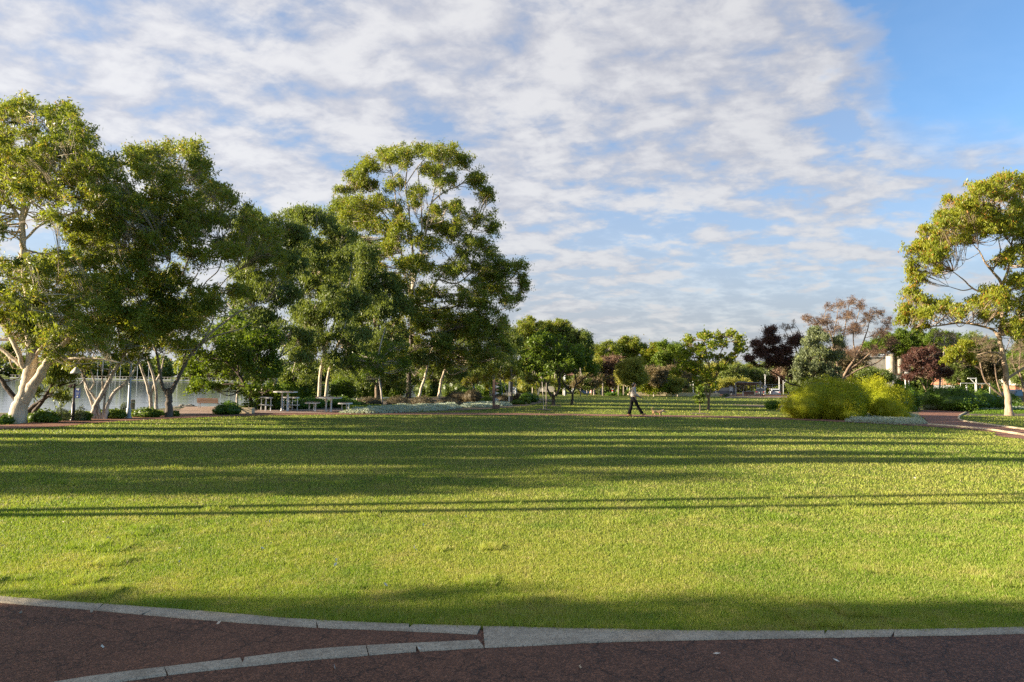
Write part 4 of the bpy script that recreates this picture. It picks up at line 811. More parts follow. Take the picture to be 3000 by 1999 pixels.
tree('bare_tree', 'pale leafless tree behind the small dark purple-brown tree, under the hanging golden branches', 'tree', 70,
 [[(2745,1180,5),(2755,1100,4),(2765,1030,3),(2770,980,1.6)],[(2755,1100,3),(2790,1030,2.2),(2800,980,1.3)],[(2755,1090,3),(2735,1030,2),(2740,975,1.2)]],
 [(2750,985,26,18),(2790,985,26,18),(2770,1010,34,20),(2810,1010,20,18)], M['heath'], M['bark_grey'], L=.08, W=.04, blob=14, seed=29, dens=.4, bare=True, nt=14, depth=1.6)

# ------------------------------------------------------------------ trees outside the frame on the left: they throw the long shadows
def side_tree(x, y, h, cr, lab, seed, r=.16, fork=None, low=.45, n=20, leafm='gum', cz=None, blobR=.75, dens=.7):
    global rng; old = rng; rng = np.random.default_rng(seed)
    root = empty('gum_tree', (x, y, 0), 0, lab, 'tree', 'trees outside the left of the picture')
    w = MB(); H0 = h*low
    if fork:
        w.tube(crom([(0,0,-.1),(.1,.02,fork*.5),(0,0,fork)], 4), np.linspace(r*1.15, r, 9), 8)
        for s in (-1, 1): w.tube(crom([(0,0,fork-.05),(.05,s*.22,fork+1.0),(-.1,s*.42,H0+.8),(0,s*.6,h*.75)], 4), np.linspace(r*.7, r*.3, 13), 7)
    else: w.tube(crom([(0,0,-.1),(.12,-.05,h*.3),(-.05,.08,h*.6),(0,0,h*.85)], 4), np.linspace(r*1.2, r*.35, 13), 8)
    b = MB()
    for i in range(n):
        d = rng.standard_normal(3); d /= np.linalg.norm(d); q = rng.random()**.4
        c = np.array([0, 0, H0+(h-H0)*.5])+d*np.array([cr, cr*.8, (h-H0)*.5])*q; Rb = blobR*rng.uniform(.7, 1.2)
        w.tube(crom([(0, 0, max(H0*.9, c[2]-1.2)), (c[0]*.5, c[1]*.5, (c[2]+H0)/2), c], 3), np.linspace(r*.35, .015, 7), 5)
        k = 12; dd = rng.standard_normal((k, 3)); dd /= np.linalg.norm(dd, axis=1)[:, None]
        tuft_leaves(b, c+dd*Rb*rng.uniform(.2, 1, (k, 1)), Rb*.4, 3.14*(Rb*.4)**2/(.2*.06*.5)*dens, .2, .06, .5)
    w.build('trunk', M['bark_grey'], root, smooth=True); b.build('crown', M[leafm], root); rng = old
side_tree(-12.6, 6.8, 8.6, 1.3, 'slender fork-trunked gum outside the picture, nearest to its left edge', 101, r=.19, fork=1.5, low=.72, n=12)
side_tree(-13.5, 8.6, 4.4, .9, 'short gum sapling outside the picture beyond the slender forked gum', 102, r=.05, low=.35, n=7)
side_tree(-25, 7.7, 6.0, .55, 'narrow young gum outside the picture, second from the viewer on the left', 103, r=.10, low=.3, n=16, dens=1.4, blobR=.5)
side_tree(-25, 9.6, 11.5, .38, 'narrow gum outside the picture, third from the viewer on the left', 104, r=.2, low=.35, n=44, dens=1.5, blobR=.55)
side_tree(-24, 11.2, 10.5, .36, 'dense gum outside the picture, fourth from the viewer on the left', 105, r=.2, low=.15, n=60, dens=1.5, blobR=.55)
side_tree(-26, 13.5, 11.5, .5, 'dense gum outside the picture, fifth from the viewer on the left', 114, r=.2, low=.15, n=66, dens=1.5, blobR=.55)
side_tree(-24, 15.7, 11.0, .65, 'dense gum outside the picture, sixth from the viewer on the left', 115, r=.2, low=.15, n=66, dens=1.5, blobR=.55)
side_tree(-33, 17.0, 12.0, .6, 'dense gum outside the picture, last of the front row on the left', 112, r=.22, low=.2, n=60, dens=1.4, blobR=.55)
side_tree(-45, 9.0, 15, 1.3, 'tall narrow gum outside the picture, last in the back row', 113, r=.3, low=.4, n=50, dens=1.3)
side_tree(-38, 5.6, 13, 2.2, 'big gum outside the picture, back row nearest the viewer', 107, r=.3, low=.5, n=16, blobR=.8)
side_tree(-40, 8.0, 12, 2.0, 'big gum outside the picture, back row farthest left', 108, r=.3, low=.45, n=24, blobR=.9)
side_tree(-14, 1.15, 5.5, 2.3, 'gum outside the picture beside the foreground path', 109, r=.22, low=.12, n=80, dens=1.4)
side_tree(-27, -1.6, 9, 2.4, 'gum outside the picture behind the one beside the foreground path', 110, r=.3, low=.25, n=54, blobR=1.0, dens=1.0)
side_tree(-10, -1.2, 4.6, 1.6, 'low gum outside the picture closest to the viewer', 111, r=.12, low=.2, n=26, dens=1.0)
# ------------------------------------------------------------------ shrubs and ground plants
SH = [ # name, label, px, half width, foot, top, leaf, L, W, extra
 ('shrub','low bright green bush at the foot of the thick pale gum, right side',128,48,1238,1198,'ivy',.09,.055,{}),
 ('shrub','dark low bush at the left edge by the water',12,30,1243,1212,'hedge',.09,.05,{}),
 ('shrub','wispy grey-green bush just left of the dark lamp post',178,26,1234,1190,'greygreen',.08,.02,{'up':.5,'dens':.5,'core':False}),
 ('shrub','wispy grey bush just right of the dark lamp post',236,24,1233,1186,'greygreen',.08,.02,{'up':.5,'dens':.5,'core':False}),
 ('shrub','bright green bush between the leaning many-stemmed gum and the grey light pole',335,40,1227,1196,'ivy',.09,.055,{}),
 ('shrub','green bush at the right foot of the leaning many-stemmed gum',255,22,1232,1206,'ivy',.09,.055,{}),
 ('shrub','bright green bush right of the grey light pole',428,44,1223,1193,'ivy',.09,.055,{}),
 ('shrub','wispy pale bush behind the grey light pole',362,14,1212,1176,'greygreen',.08,.02,{'up':.6,'dens':.45,'core':False}),
 ('shrub','small green bush at the right foot of the dark-based gum',514,14,1220,1202,'ivy',.09,.05,{}),
 ('shrub','rounded dark green bush right of the lakeside bench',668,38,1214,1174,'hedge',.10,.05,{'dY':.9}),
 ('shrub','open green bush behind the rounded dark bush at the picnic paving edge',728,26,1202,1170,'broad',.10,.05,{'dens':.7,'core':False}),
 ('shrub','dark bush left behind the tall picnic table',800,60,1198,1150,'broad',.12,.06,{'dY':1.5}),
 ('shrub','dark bush behind the white stools, right side',905,60,1196,1158,'hedge',.12,.06,{'dY':1.5}),
 ('shrub','dark green bush behind the low picnic table',1000,60,1194,1160,'hedge',.12,.06,{'dY':1.5}),
 ('shrub','tall shaded bush on the lake bank behind the bar stools',850,60,1182,1098,'broad',.16,.08,{'dY':2,'Y':50}),
 ('shrub','tall dark bush on the bank left of the twin-trunked white gum',905,44,1180,1092,'gum_dark',.18,.07,{'dY':2,'Y':54}),
 ('shrub','tall dark bush on the bank right of the twin-trunked white gum',1000,46,1178,1104,'broad',.18,.09,{'dY':2,'Y':56}),
 ('shrub','tall shaded bush on the bank behind the bent slender gum',1075,46,1176,1090,'gum_dark',.18,.07,{'dY':2,'Y':60}),
 ('shrub','tall dark bush on the bank just left of the tallest gum trunk',1155,44,1174,1096,'broad',.18,.09,{'dY':2,'Y':66}),
 ('shrub','tall dark bush on the bank behind the short white leaning trunk',1255,40,1172,1092,'gum_dark',.2,.08,{'dY':2,'Y':72}),
 ('shrub','tall bush on the bank right of the far-leaning gum trunk',1335,46,1170,1088,'gum_dark',.2,.08,{'dY':2,'Y':76}),
 ('shrub','tall bush on the bank behind the rounded yellow paperbark',1420,50,1168,1090,'broad',.22,.10,{'dY':2,'Y':84}),
 ('shrub','tall shaded bush on the bank under the drooping leafy tree',790,40,1190,1110,'broad',.14,.07,{'dY':1.6,'Y':44}),
 ('shrub','dusty brown-green mound right of the low picnic table',1078,50,1193,1163,'heath',.09,.03,{'up':.3}),
 ('shrub','brownish heath mound between the bent slender gum and the tallest gum',1165,48,1193,1160,'heath',.09,.03,{'up':.3}),
 ('shrub','brown heath mound in front of the tallest gum trunk',1240,44,1191,1160,'heath',.09,.03,{'up':.3}),
 ('shrub','brown heath mound right of the short white leaning trunk',1310,44,1189,1160,'heath',.09,.03,{'up':.3}),
 ('shrub','tall wispy brown grassy shrub behind the heath mounds',1345,40,1178,1140,'heath',.12,.025,{'up':.8,'dens':.8}),
 ('shrub','pale wispy shrub right before the totem',1385,34,1180,1140,'paper_brown',.12,.025,{'up':.8,'dens':.8}),
 ('shrub','dark clipped hedge behind the wispy shrubs',1370,56,1164,1132,'hedge',.14,.08,{'dY':1.5}),
 ('shrub','green strappy clump left of the totem',1428,22,1184,1158,'broad_lime',.16,.03,{'up':1.2,'dens':.8}),
 ('shrub','wispy straw-coloured shrub between the totem and the black column',1472,24,1180,1152,'paper_brown',.12,.025,{'up':.8,'dens':.8}),
 ('shrub','low bright green bush at the foot of the black column, right side',1518,26,1186,1170,'ivy',.10,.05,{}),
 ('shrub','straw-coloured shrub right of the black column',1518,18,1176,1150,'paper_brown',.10,.03,{'up':.5,'dens':.8}),
 ('shrub','large dark rounded bush right of the black column',1550,30,1178,1144,'hedge',.12,.07,{'dY':1.6}),
 ('shrub','tiny lime green bush on the bed edge in front of the large dark bush',1549,8,1184,1172,'ivy',.09,.05,{}),
 ('shrub','bright yellow-green feathery bush, left half of the big pair at the path',2412,114,1227,1100,'wattle',.10,.024,{'up':.3,'dY':1.7,'lumps':18,'dens':1.3}),
 ('shrub','bright yellow-green feathery bush, right half of the big pair at the path',2560,106,1220,1098,'wattle',.10,.024,{'up':.3,'dY':1.7,'lumps':16,'dens':1.3}),
 ('shrub','bright yellow-green feathery bush filling the middle of the big pair',2486,84,1228,1102,'wattle',.10,.022,{'up':.25,'dY':1.6,'lumps':10,'dens':1.3}),
 ('shrub','dusty straw-green feathery mound at the right front of the big yellow-green bush',2600,58,1231,1160,'wattle',.14,.018,{'up':.9,'dY':1.0,'lumps':9,'dens':1.2}),
 ('shrub','green feathery mound at the front foot of the big yellow-green bush',2470,64,1230,1168,'wattle',.13,.018,{'up':.9,'dY':.9,'lumps':8,'dens':1.2}),
 ('shrub','dark spiky low bush left of the big yellow-green bush',2262,32,1200,1172,'hedge',.16,.03,{'up':1.0,'lumps':5}),
 ('shrub','lime strappy clump at the left foot of the big yellow-green bush',2306,16,1208,1180,'ivy',.18,.03,{'up':1.4,'lumps':3}),
 ('shrub','deep shaded bush between the big yellow-green bush and the purple-brown tree',2655,50,1204,1128,'hedge',.11,.06,{'dY':1.6}),
 ('shrub','broad clipped green hedge, rounded top, right of the purple-brown tree',2780,86,1203,1116,'hedge',.10,.06,{'dY':2.4,'lumps':10}),
 ('shrub','lower dark hedge between the rounded hedge and the golden gum',2878,70,1202,1140,'hedge',.10,.06,{'dY':2.0,'lumps':8}),
 ('shrub','dark bush right of the golden gum trunk',2962,26,1200,1148,'hedge',.10,.06,{'dY':1.2}),
 ('shrub','grey-brown tufted shrub in front of the rounded hedge',2742,40,1202,1174,'greygreen',.10,.03,{'up':.6,'dens':1.1}),
 ('shrub','small dark leafy bush at the foot of the purple-brown tree, left side',2672,16,1207,1184,'hedge',.10,.05,{}),
 ('shrub','green bushes behind the stone-walled bed, left of the woman',1800,36,1160,1148,'hedge',.25,.15,{'dY':2}),
 ('shrub','dark fan-leaved bush on the wall bed directly behind the woman',1873,12,1152,1126,'hedge',.4,.12,{'up':.8}),
 ('shrub','grey-green bush far behind the rounded yellow paperbark, left side',1345,30,1162,1118,'gum_dark',.34,.17,{'dY':2.2,'Y':128}),
 ('shrub','green bush behind the yellow umbrella paperbark',1465,34,1160,1112,'broad',.34,.17,{'dY':2.2,'Y':128}),
 ('shrub','olive bush behind the large dark rounded bush',1540,30,1158,1110,'paper',.34,.17,{'dY':2.2,'Y':128}),
 ('shrub','grey bush behind the bare staked trunk',1600,30,1158,1122,'gum_dark',.34,.17,{'dY':2.2,'Y':128}),
 ('shrub','lime bush seen between the pair of dark round trees',1640,26,1158,1124,'broad_lime',.34,.17,{'dY':2.2,'Y':128}),
 ('shrub','green bush behind the far walkers, left',1700,30,1158,1126,'broad',.34,.17,{'dY':2.2,'Y':128}),
 ('shrub','grey-green bush right of the far walkers',1765,30,1157,1128,'gum_dark',.34,.17,{'dY':2.2,'Y':128}),
 ('shrub','lime bush beneath the pale red roof',1812,26,1156,1124,'broad_lime',.34,.17,{'dY':2.2,'Y':128}),
 ('shrub','green bush behind the white-stemmed paperbark',1862,28,1154,1126,'broad',.34,.17,{'dY':2.2,'Y':126}),
 ('shrub','yellow-green bush on the stone-walled bed, middle',1930,30,1153,1124,'broad_lime',.34,.17,{'dY':2.2,'Y':126}),
 ('shrub','green bush on the stone-walled bed left of the white light pole',1975,26,1153,1126,'broad',.34,.17,{'dY':2.2,'Y':126}),
 ('shrub','olive bush on the stone-walled bed right of the white light pole',2020,26,1153,1122,'paper',.34,.17,{'dY':2.2,'Y':126}),
 ('shrub','grey-green bush behind the trunk of the leafy tree',2065,26,1153,1118,'gum_dark',.34,.17,{'dY':2.2,'Y':126}),
 ('shrub','brown-green bush below the long warehouse',2560,40,1150,1098,'paper_brown',.34,.17,{'dY':2.2,'Y':118}),
 ('shrub','green bush at the foot of the silos',2640,30,1150,1104,'broad',.34,.17,{'dY':2.2,'Y':118}),
 ('shrub','green bush above the rounded hedge',2840,40,1150,1108,'broad',.34,.17,{'dY':2.2,'Y':118}),
 ('shrub','grey-green bush behind the lower dark hedge',2905,36,1150,1106,'gum_dark',.34,.17,{'dY':2.2,'Y':118}),
 ('shrub','low hedge on top of the stone wall right of the woman',1910,40,1155,1146,'broad',.25,.15,{'dY':2}),
 ('shrub','palm-like spiky plant behind the far walkers',1702,14,1156,1132,'paper',.7,.10,{'up':.9,'core':False}),
 ('shrub','low green shrub by the barbecue shelter, left of its counter',2128,12,1163,1152,'greygreen',.25,.12,{}),
]
for i, s in enumerate(SH):
    kw = dict(s[9]); shrub(s[0], s[1], 'hedge' if 'hedge' in s[1][:24] else 'bush', s[2], s[3], s[4], s[5], M[s[6]], s[7], s[8], seed=200+i, **kw)

def mat_cover(name, label, poly, leaf, hgt, L, W, n, fl=None, seed=1, up=.3):
    """uncountable low ground cover inside a photo outline"""
    global rng; old = rng; rng = np.random.default_rng(seed)
    P = gl(poly); xs = [p[0] for p in P]; ys = [p[1] for p in P]; x = rng.uniform(min(xs), max(xs), n*3); y = rng.uniform(min(ys), max(ys), n*3)
    k = pip(P, x, y); x, y = x[k][:n], y[k][:n]; d = pdist(P, x, y, True)
    hz = hgt*np.clip(d/.35+.25, 0, 1)*(.75+.25*np.sin(x*2.3+np.cos(y*3))*np.cos(y*2.7+x))
    z = land(y)+hz*rng.random(len(x))**.5+.01
    b = MB(); V, f, t = leaf_quads(np.stack([x, y, z], 1), L, W, -up, rng.random(len(x))); b.add(V, f, t)
    tag(b.build(name, leaf), label, 'ground cover', kind='stuff'); rng = old
    return x, y, z
mat_cover('ground_cover', 'low silver-leaved ground cover along the garden edge under the gums', [(990,1212),(1060,1203),(1150,1196),(1260,1193),(1340,1188),(1350,1196),(1300,1204),(1200,1209),(1080,1214)], M['silver'], .26, .10, .035, 26000, seed=5)
mat_cover('ground_cover', 'silver-green ground cover behind the totem', [(1340,1196),(1350,1186),(1420,1183),(1500,1183),(1500,1189),(1420,1196)], M['silver'], .22, .11, .035, 9000, seed=6)
x, y, z = mat_cover('ground_cover', 'silver-white ground cover with yellow flowers in front of the big yellow-green bush', [(2478,1238),(2470,1226),(2500,1216),(2580,1212),(2660,1215),(2700,1226),(2718,1243),(2690,1246),(2600,1244)], M['silver'], .24, .075, .03, 30000, seed=7)
b = MB(); q = rng.choice(len(x), 170, replace=False); V, f, t = leaf_quads(np.stack([x[q], y[q], z[q]+.12], 1), .05, .05, 0); b.add(V, f, t); tag(b.build('yellow_flowers', M['yellow']), 'small yellow flowers above the silver-white ground cover', 'flowers', kind='stuff')
mat_cover('ground_cover', 'green ground cover under the golden gum', [(2840,1214),(2850,1206),(2930,1203),(3100,1202),(3100,1216),(2960,1214),(2900,1217)], M['hedge'], .2, .08, .04, 12000, seed=8)
mat_cover('ground_cover', 'pale silver plants behind the golden gum foot', [(2850,1206),(2870,1200),(2940,1198),(3100,1198),(3100,1204),(2940,1206)], M['silver'], .3, .10, .04, 9000, seed=9)
mat_cover('ground_cover', 'rough bright grass along the lake side of the loop path', [(60,1238),(130,1231),(300,1224),(480,1218),(480,1210),(300,1216),(160,1222),(60,1228)], M['ivy'], .22, .10, .03, 16000, seed=10, up=1.0)
mat_cover('ground_cover', 'green leafy plants behind the picnic tables', [(1010,1206),(1000,1198),(1100,1194),(1200,1192),(1180,1198),(1080,1204)], M['ivy'], .2, .10, .05, 9000, seed=12, up=.8)
# fallen petals and dry leaves on the lawn
b = MB(); pts = [gnd(*p) for p in [(270,1655),(318,1584),(8,1574),(8,1607),(185,1537),(982,1664),(525,1615),(525,1655),(769,1615),(795,1600),(985,1650),(1220,1620),(1583,1549),(1130,1724),(1240,1545),(1325,1312),(820,1394),(1214,1612),(2680,1405),(1365,1520),(790,1535)]]
c = np.array([(p.x, p.y, .03) for p in pts]); c = np.vstack([c, [(p.x, p.y, .012) for p in [gnd(*q) for q in [(268,1796),(1230,1908),(640,1830),(1250,1850),(980,1960),(2100,1920),(300,1900),(1700,1960),(2450,1940),(60,1800),(1420,1880)]]]]); V, f, t = leaf_quads(c, .04, .02, 0); b.add(V, f, t)
tag(b.build('fallen_leaves', plain('dry_leaf', (.62, .55, .44), .8)), 'pale fallen leaves scattered on the near lawn', 'leaf litter', kind='stuff')

# ------------------------------------------------------------------ far woods and hills, uncountable
def woods(name, label, pts, hgt, leaf, n, L, W, deep=12, seed=1):
    global rng; old = rng; rng = np.random.default_rng(seed); P = np.array(pts, float)
    s = np.concatenate([[0], np.cumsum(np.linalg.norm(np.diff(P, axis=0), axis=1))]); u = rng.uniform(0, s[-1], 420); b = MB(); c = []
    for q in u:
        x = np.interp(q, s, P[:, 0]); y = np.interp(q, s, P[:, 1])+rng.uniform(0, deep); h = hgt*rng.uniform(.55, 1.1)
        c.append((x, y, h))
    for x, y, h in c:
        k = n//420; d = rng.standard_normal((k, 3)); d /= np.linalg.norm(d, axis=1)[:, None]; r = h*.45
        pz = float(land(min(y, 330)))+ (1.0 if y > 331 and x < 20 else 0)
        b.add(*leaf_quads(np.array([x, y, pz+h*.5])+d*np.array([r*1.1, r*.9, h*.52])*(.75+.3*rng.random((k, 1))), L, W, .2))
    tag(b.build(name, leaf), label, 'woods', kind='stuff'); rng = old
woods('far_woods', 'hazy wooded far shore across the lake', [(-620, 336), (-300, 335), (-60, 336), (20, 336)], 11, M['gum_dark'], 110000, 1.9, 1.1, 40, 1)
woods('far_woods', 'distant trees closing the view behind the car park', [(22, 205), (60, 215), (120, 205), (200, 190), (260, 150)], 9, M['gum_dark'], 170000, 1.1, .7, 25, 2)
woods('far_woods', 'distant trees behind the playground', [(10, 215), (-4, 240), (30, 230)], 9, M['paper'], 60000, 1.1, .7, 15, 3)

# ------------------------------------------------------------------ helpers for furniture
def T(x, y, z=0.0, rz=0.0): return Matrix.Translation((x, y, z)) @ Matrix.Rotation(rz, 4, 'Z')
# dark lamp post with crescent arm
g = gnd(213, 1233); s_ = g.y/F
def lp(px, py, dy=0): v = at(px, py, g.y); return np.array([v.x-g.x, dy, v.z-g.z])
lean = lambda z: np.array([0, 0, z])
root = empty('lamp_post', g, 0, 'dark maroon lamp post with crescent arm and hanging lantern beside the thick pale gum', 'lamp post')
hp = (at(213, 1128, g.y).z-g.z)
MB().lathe([(.085,0),(.085,.05),(.06,.07),(.055,.55),(.042,.62),(.036,.66),(.032,hp),(.045,hp+.02),(.03,hp+.05)], sides=14).build('pole', M['maroon'], root, smooth=True)
arm = crom([(.02,0,hp-.03),(.18,0,hp+.03),(.31,0,hp+.2),(.34,0,hp+.42),(.28,0,hp+.62),(.14,0,hp+.74),(.05,0,hp+.78),(.03,0,hp+.7),(.03,0,hp+.6)], 6)
MB().tube(arm, .016, 7).build('arm', M['maroon'], root, smooth=True)
ln = MB().lathe([(.02,hp+.62),(.05,hp+.60),(.07,hp+.57),(.17,hp+.44),(.18,hp+.40),(.165,hp+.395)], (.03,0,0), 16).build('lantern', M['white'], root, smooth=True)
MB().lathe([(.03,hp+.35),(.07,hp+.37),(.08,hp+.393)], (.03,0,0), 12).build('lens', M['glass'], ln, smooth=True)
MB().box((-.08,0,hp+.0),(.16,.03,.03)).box((-.14,-.01,hp-.05),(.10,.10,.07)).lathe([(.02,hp-.12),(.035,hp-.09)], (-.12,0,0), 8).build('camera_bracket', M['maroon'], root)
sg = MB().box((.14,-.03,hp-.28),(.19,.012,.34)).build('sign', M['blue'], root)
MB().prism([(.09,hp-.17),(.10,hp-.13),(.19,hp-.12),(.195,hp-.16),(.175,hp-.165),(.17,hp-.205),(.15,hp-.205),(.15,hp-.17)], .037, .041, Matrix.Rotation(math.pi/2, 4, 'X')).build('white_symbol', M['white'], sg)
MB().prism([(.14+.028*math.cos(q*.6283), hp-.40+.028*math.sin(q*.6283)) for q in range(10)], .037, .041, Matrix.Rotation(math.pi/2, 4, 'X')).build('white_dot', M['white'], sg)
for k in range(3): MB().box((.14,-.039,hp-.27-.03*k),(.12-.02*k,.003,.010)).build('lettering_line', M['galv'], sg)

def light_pole(px, foot, top, label, Y=None, head='double', matn='galv', r=.055, grp=None, name='light_pole'):
    g = gnd(px, foot) if Y is None else Vector((at(px, foot, Y).x, Y, float(land(Y)))); h = at(px, top, g.y).z-g.z
    root = empty(name, g, 0, label, 'light pole', grp)
    MB().lathe([(r*2.1,0),(r*2.1,.05),(r*1.5,.06),(r*1.5,h*.17),(r,h*.18),(r*.75,h-.05)], sides=12).build('pole', M[matn], root, smooth=True)
    if head == 'double':
        for s in (-1, 1): MB().tube(crom([(0,0,h-.1),(s*.08,0,h+.02),(s*.16,0,h+.12),(s*.14,0,h+.26)], 4), r*.45, 6).build('arm', M[matn], root, smooth=True)
        MB().box((0,0,h+.3),(.42,.2,.07)).build('lamp_head', M['white'], root)
    elif head == 'arm':
        MB().tube([(0,0,h-.1),(.5,0,h),(.9,0,h)], r*.5, 6).build('arm', M[matn], root); MB().box((1.0,0,h),(.45,.2,.07)).build('lamp_head', M['white'], root)
    else: MB().lathe([(r*1.6,h-.05),(r*1.8,h+.2),(r*.8,h+.3)], sides=10).build('lamp_head', M['white'], root, smooth=True)
    return root
light_pole(376, 1226, 1055, 'grey light pole with a stepped base between the leaning gum and the dark-based gum', r=.055)
light_pole(2242, 1162, 1102, 'white light pole with forked head in front of the parked cars', Y=146, matn='white', r=.10)
light_pole(2283, 1160, 1108, 'white light pole with forked head right behind the white car', Y=160, matn='white', r=.10)
light_pole(1985, 1154, 1090, 'white light pole left of the yellow-green leafy tree', Y=122, matn='white', r=.09, head='plain')
light_pole(2031, 1156, 1120, 'short white pole behind the left boughs of the yellow-green leafy tree', Y=122, matn='white', r=.07, head='plain')
light_pole(2097, 1162, 1122, 'thin white sign pole beside the dark parked car', Y=130, matn='white', r=.06, head='plain')
light_pole(1655, 1161, 1085, 'white pole between the pair of dark round trees', Y=100, matn='galv', r=.09, head='plain')
light_pole(1676, 1160, 1100, 'thin white pole behind the smaller dark round tree', Y=112, matn='galv', r=.07, head='plain')
light_pole(1511, 1160, 1030, 'tall thin grey pole behind the yellow paperbarks', Y=88, matn='galv', r=.07, head='plain')
light_pole(2653, 1150, 1085, 'thin white pole below the silos', Y=95, matn='white', r=.08, head='plain')
light_pole(2832, 1150, 1095, 'thick white pole above the rounded hedge', Y=110, matn='white', r=.16, head='plain')

# mooring post and jetty
g = at(386, 1204, 33.4)
root = empty('mooring_post', (g.x, 33.4, -1.2), 0, 'weathered round timber post rising from the water right of the grey light pole', 'post')
z1 = at(386, 1171, 33.4).z+1.2
MB().lathe([(.13,0),(.13,z1-.03),(.11,z1)], sides=12).build('post_shaft', M['timber'], root, smooth=True); MB().lathe([(.135,z1-.16),(.14,z1-.15),(.14,z1-.11),(.135,z1-.10)], sides=12).build('collar', M['grey'], root)
jz = -.42; ja = at(80, 1201, 31.5); jb = at(350, 1205, 30.5)
root = empty('jetty', (-21.5, 30.3, jz), 0, 'low weathered timber jetty over the water behind the dark lamp post', 'jetty')
A_ = Vector((-26.5, 33.2)); B_ = Vector((-16.6, 30.6)); dv = (B_-A_); Lj = dv.length; aj = math.atan2(dv.y, dv.x); o2 = Vector((-21.5, 30.3))
d_ = MB(); nb = 62
for i in range(nb):
    c = A_+dv*((i+.5)/nb)-o2; d_.box((c.x, c.y+.9, random.uniform(-.004, .004)), (Lj/nb*.92, 1.8, .045), aj, t=random.random())
d_.build('deck', M['deck'], root)
for s in (0, 1): c = A_+dv*.5-o2; n_ = Vector((-math.sin(aj), math.cos(aj))); MB().box((c.x+n_.x*(.02+1.76*s), c.y+n_.y*(.02+1.76*s), -.14), (Lj, .08, .22), aj).build('bearer', M['deck'], root)
for i in range(5):
    for s in (0, 1):
        c = A_+dv*(.06+.22*i)-o2; MB().lathe([(.09,-1.5),(.09,-.03)], (c.x+n_.x*(.15+1.45*s), c.y+n_.y*(.15+1.45*s), 0), 8).build('pile', M['timber'], root)

# lakeside bench
def bench(px, foot, w, label, rz=0):
    g = gnd(px, foot); root = empty('park_bench', (g.x, g.y, .024), rz, label, 'bench'); root.scale = (.56, .56, .56)
    for k in range(4): MB().box((0, .0+k*.11-.16, .43), (w, .09, .035)).build('seat_slat', M['redwood'], root)
    bk = MB()
    for k in range(4): bk.box((0, -.26-.02*k, .52+k*.105), (w, .03, .09))
    bk.build('backrest', M['redwood'], root)
    for s in (-1, 1):
        MB().box((s*w*.42, -.22, .2), (.05, .06, .4)).box((s*w*.42, .12, .2), (.05, .06, .4)).box((s*w*.42, -.04, .405), (.05, .42, .03)).box((s*w*.42, -.24, .62), (.05, .03, .45)).build('leg', M['grey'], root)
bench(611, 1197, 1.9, 'brown timber bench facing the lake on the lakeside paving')
# rocks on the shore
rocks = [(520,1195,16,8),(548,1194,18,10),(572,1193,15,8),(590,1194,12,7),(532,1188,12,8),(560,1187,11,7),(505,1200,9,6)]
for i, (px, py, w, h) in enumerate(rocks):
    Y = 36.2+.25*(i % 3); c = at(px, py, Y); W_ = w*Y/F; Hh = h*Y/F*1.5; b = MB(); r_ = np.random.default_rng(i)
    u = np.linspace(0, math.pi, 8)[:, None]; v = np.arange(11)[None]/11*2*math.pi
    sp = np.stack([np.sin(u)*np.cos(v), np.sin(u)*np.sin(v), np.cos(u)*np.ones_like(v)], -1).reshape(-1, 3); k = r_.standard_normal((5, 3))
    sp *= (1+.10*np.sin(sp@k.T*2.2).sum(1))[:, None]; sp *= np.array([W_, W_*.7, Hh*.7]); ii = np.arange(7)[:, None]; jj = np.arange(11)[None]
    b.add(sp, np.stack([ii*11+jj, (ii+1)*11+jj, (ii+1)*11+(jj+1) % 11, ii*11+(jj+1) % 11], -1).reshape(-1, 4))
    labs = ['flat grey rock at the shore left of the bench','largest brown rock at the shore left of the bench','rock between the largest rock and the bench','rock nearest the bench on the shore','upper left rock stacked on the shore pile','upper right rock stacked on the shore pile','small rock at the left end of the shore pile']
    o = b.build('rock', M['rock'], loc=(c.x, Y, max(-.15, min(.1, c.z-.1)))); tag(o, labs[i], 'rock', 'rocks at the lake edge')
# stone block and edge at picnic paving
g = gnd(725, 1212); o = MB().box((0,0,.12),(.5,.35,.24)).box((0,0,.245),(.48,.33,.012)).build('stone_block', M['limestone'], loc=(g.x, g.y, .0), smooth=False); tag(o, 'pale limestone block at the left corner of the picnic paving', 'stone block')
g = gnd(690, 1212); o = MB().box((0,0,.10),(.5,.35,.20)).box((0,0,.205),(.48,.33,.012)).build('stone_block', M['limestone'], loc=(g.x-.0, g.y+.3, .0)); tag(o, 'pale limestone block partly hidden by the rounded dark bush', 'stone block')

# picnic tables
def round_top(w, d, z, th=.045):
    pl = []
    for i in range(24):
        a = i/24*2*math.pi; c, s = math.cos(a), math.sin(a); n = 3.5
        pl.append((w/2*abs(c)**(2/n)*(1 if c >= 0 else -1), d/2*abs(s)**(2/n)*(1 if s >= 0 else -1)))
    return pl
def white_top(root, w, d, z, nm='tabletop', at_=(0, 0)):
    b = MB(); M_ = T(at_[0], at_[1]); b.prism(round_top(w, d, z), z-.05, z, M_); o = b.build(nm, M['white'], root)
    sl = MB()
    for k in range(int(w/.13)): sl.box((at_[0]-w/2+.1+k*.13, at_[1], z+.012), (.10, d-.10, .02))
    sl.build('slats', M['tabletop'], o)
g = gnd(833, 1206)
root = empty('picnic_table', (g.x, g.y, .03), 0, 'tall white picnic table, bar height, on the brown paving', 'table')
white_top(root, 1.10, .85, .92)
for s in (-1, 1): MB().lathe([(.07,0),(.07,.02),(.045,.03),(.045,.87)], (s*.17, s*-.12, 0), 12).build('leg', M['white'], root, smooth=True)
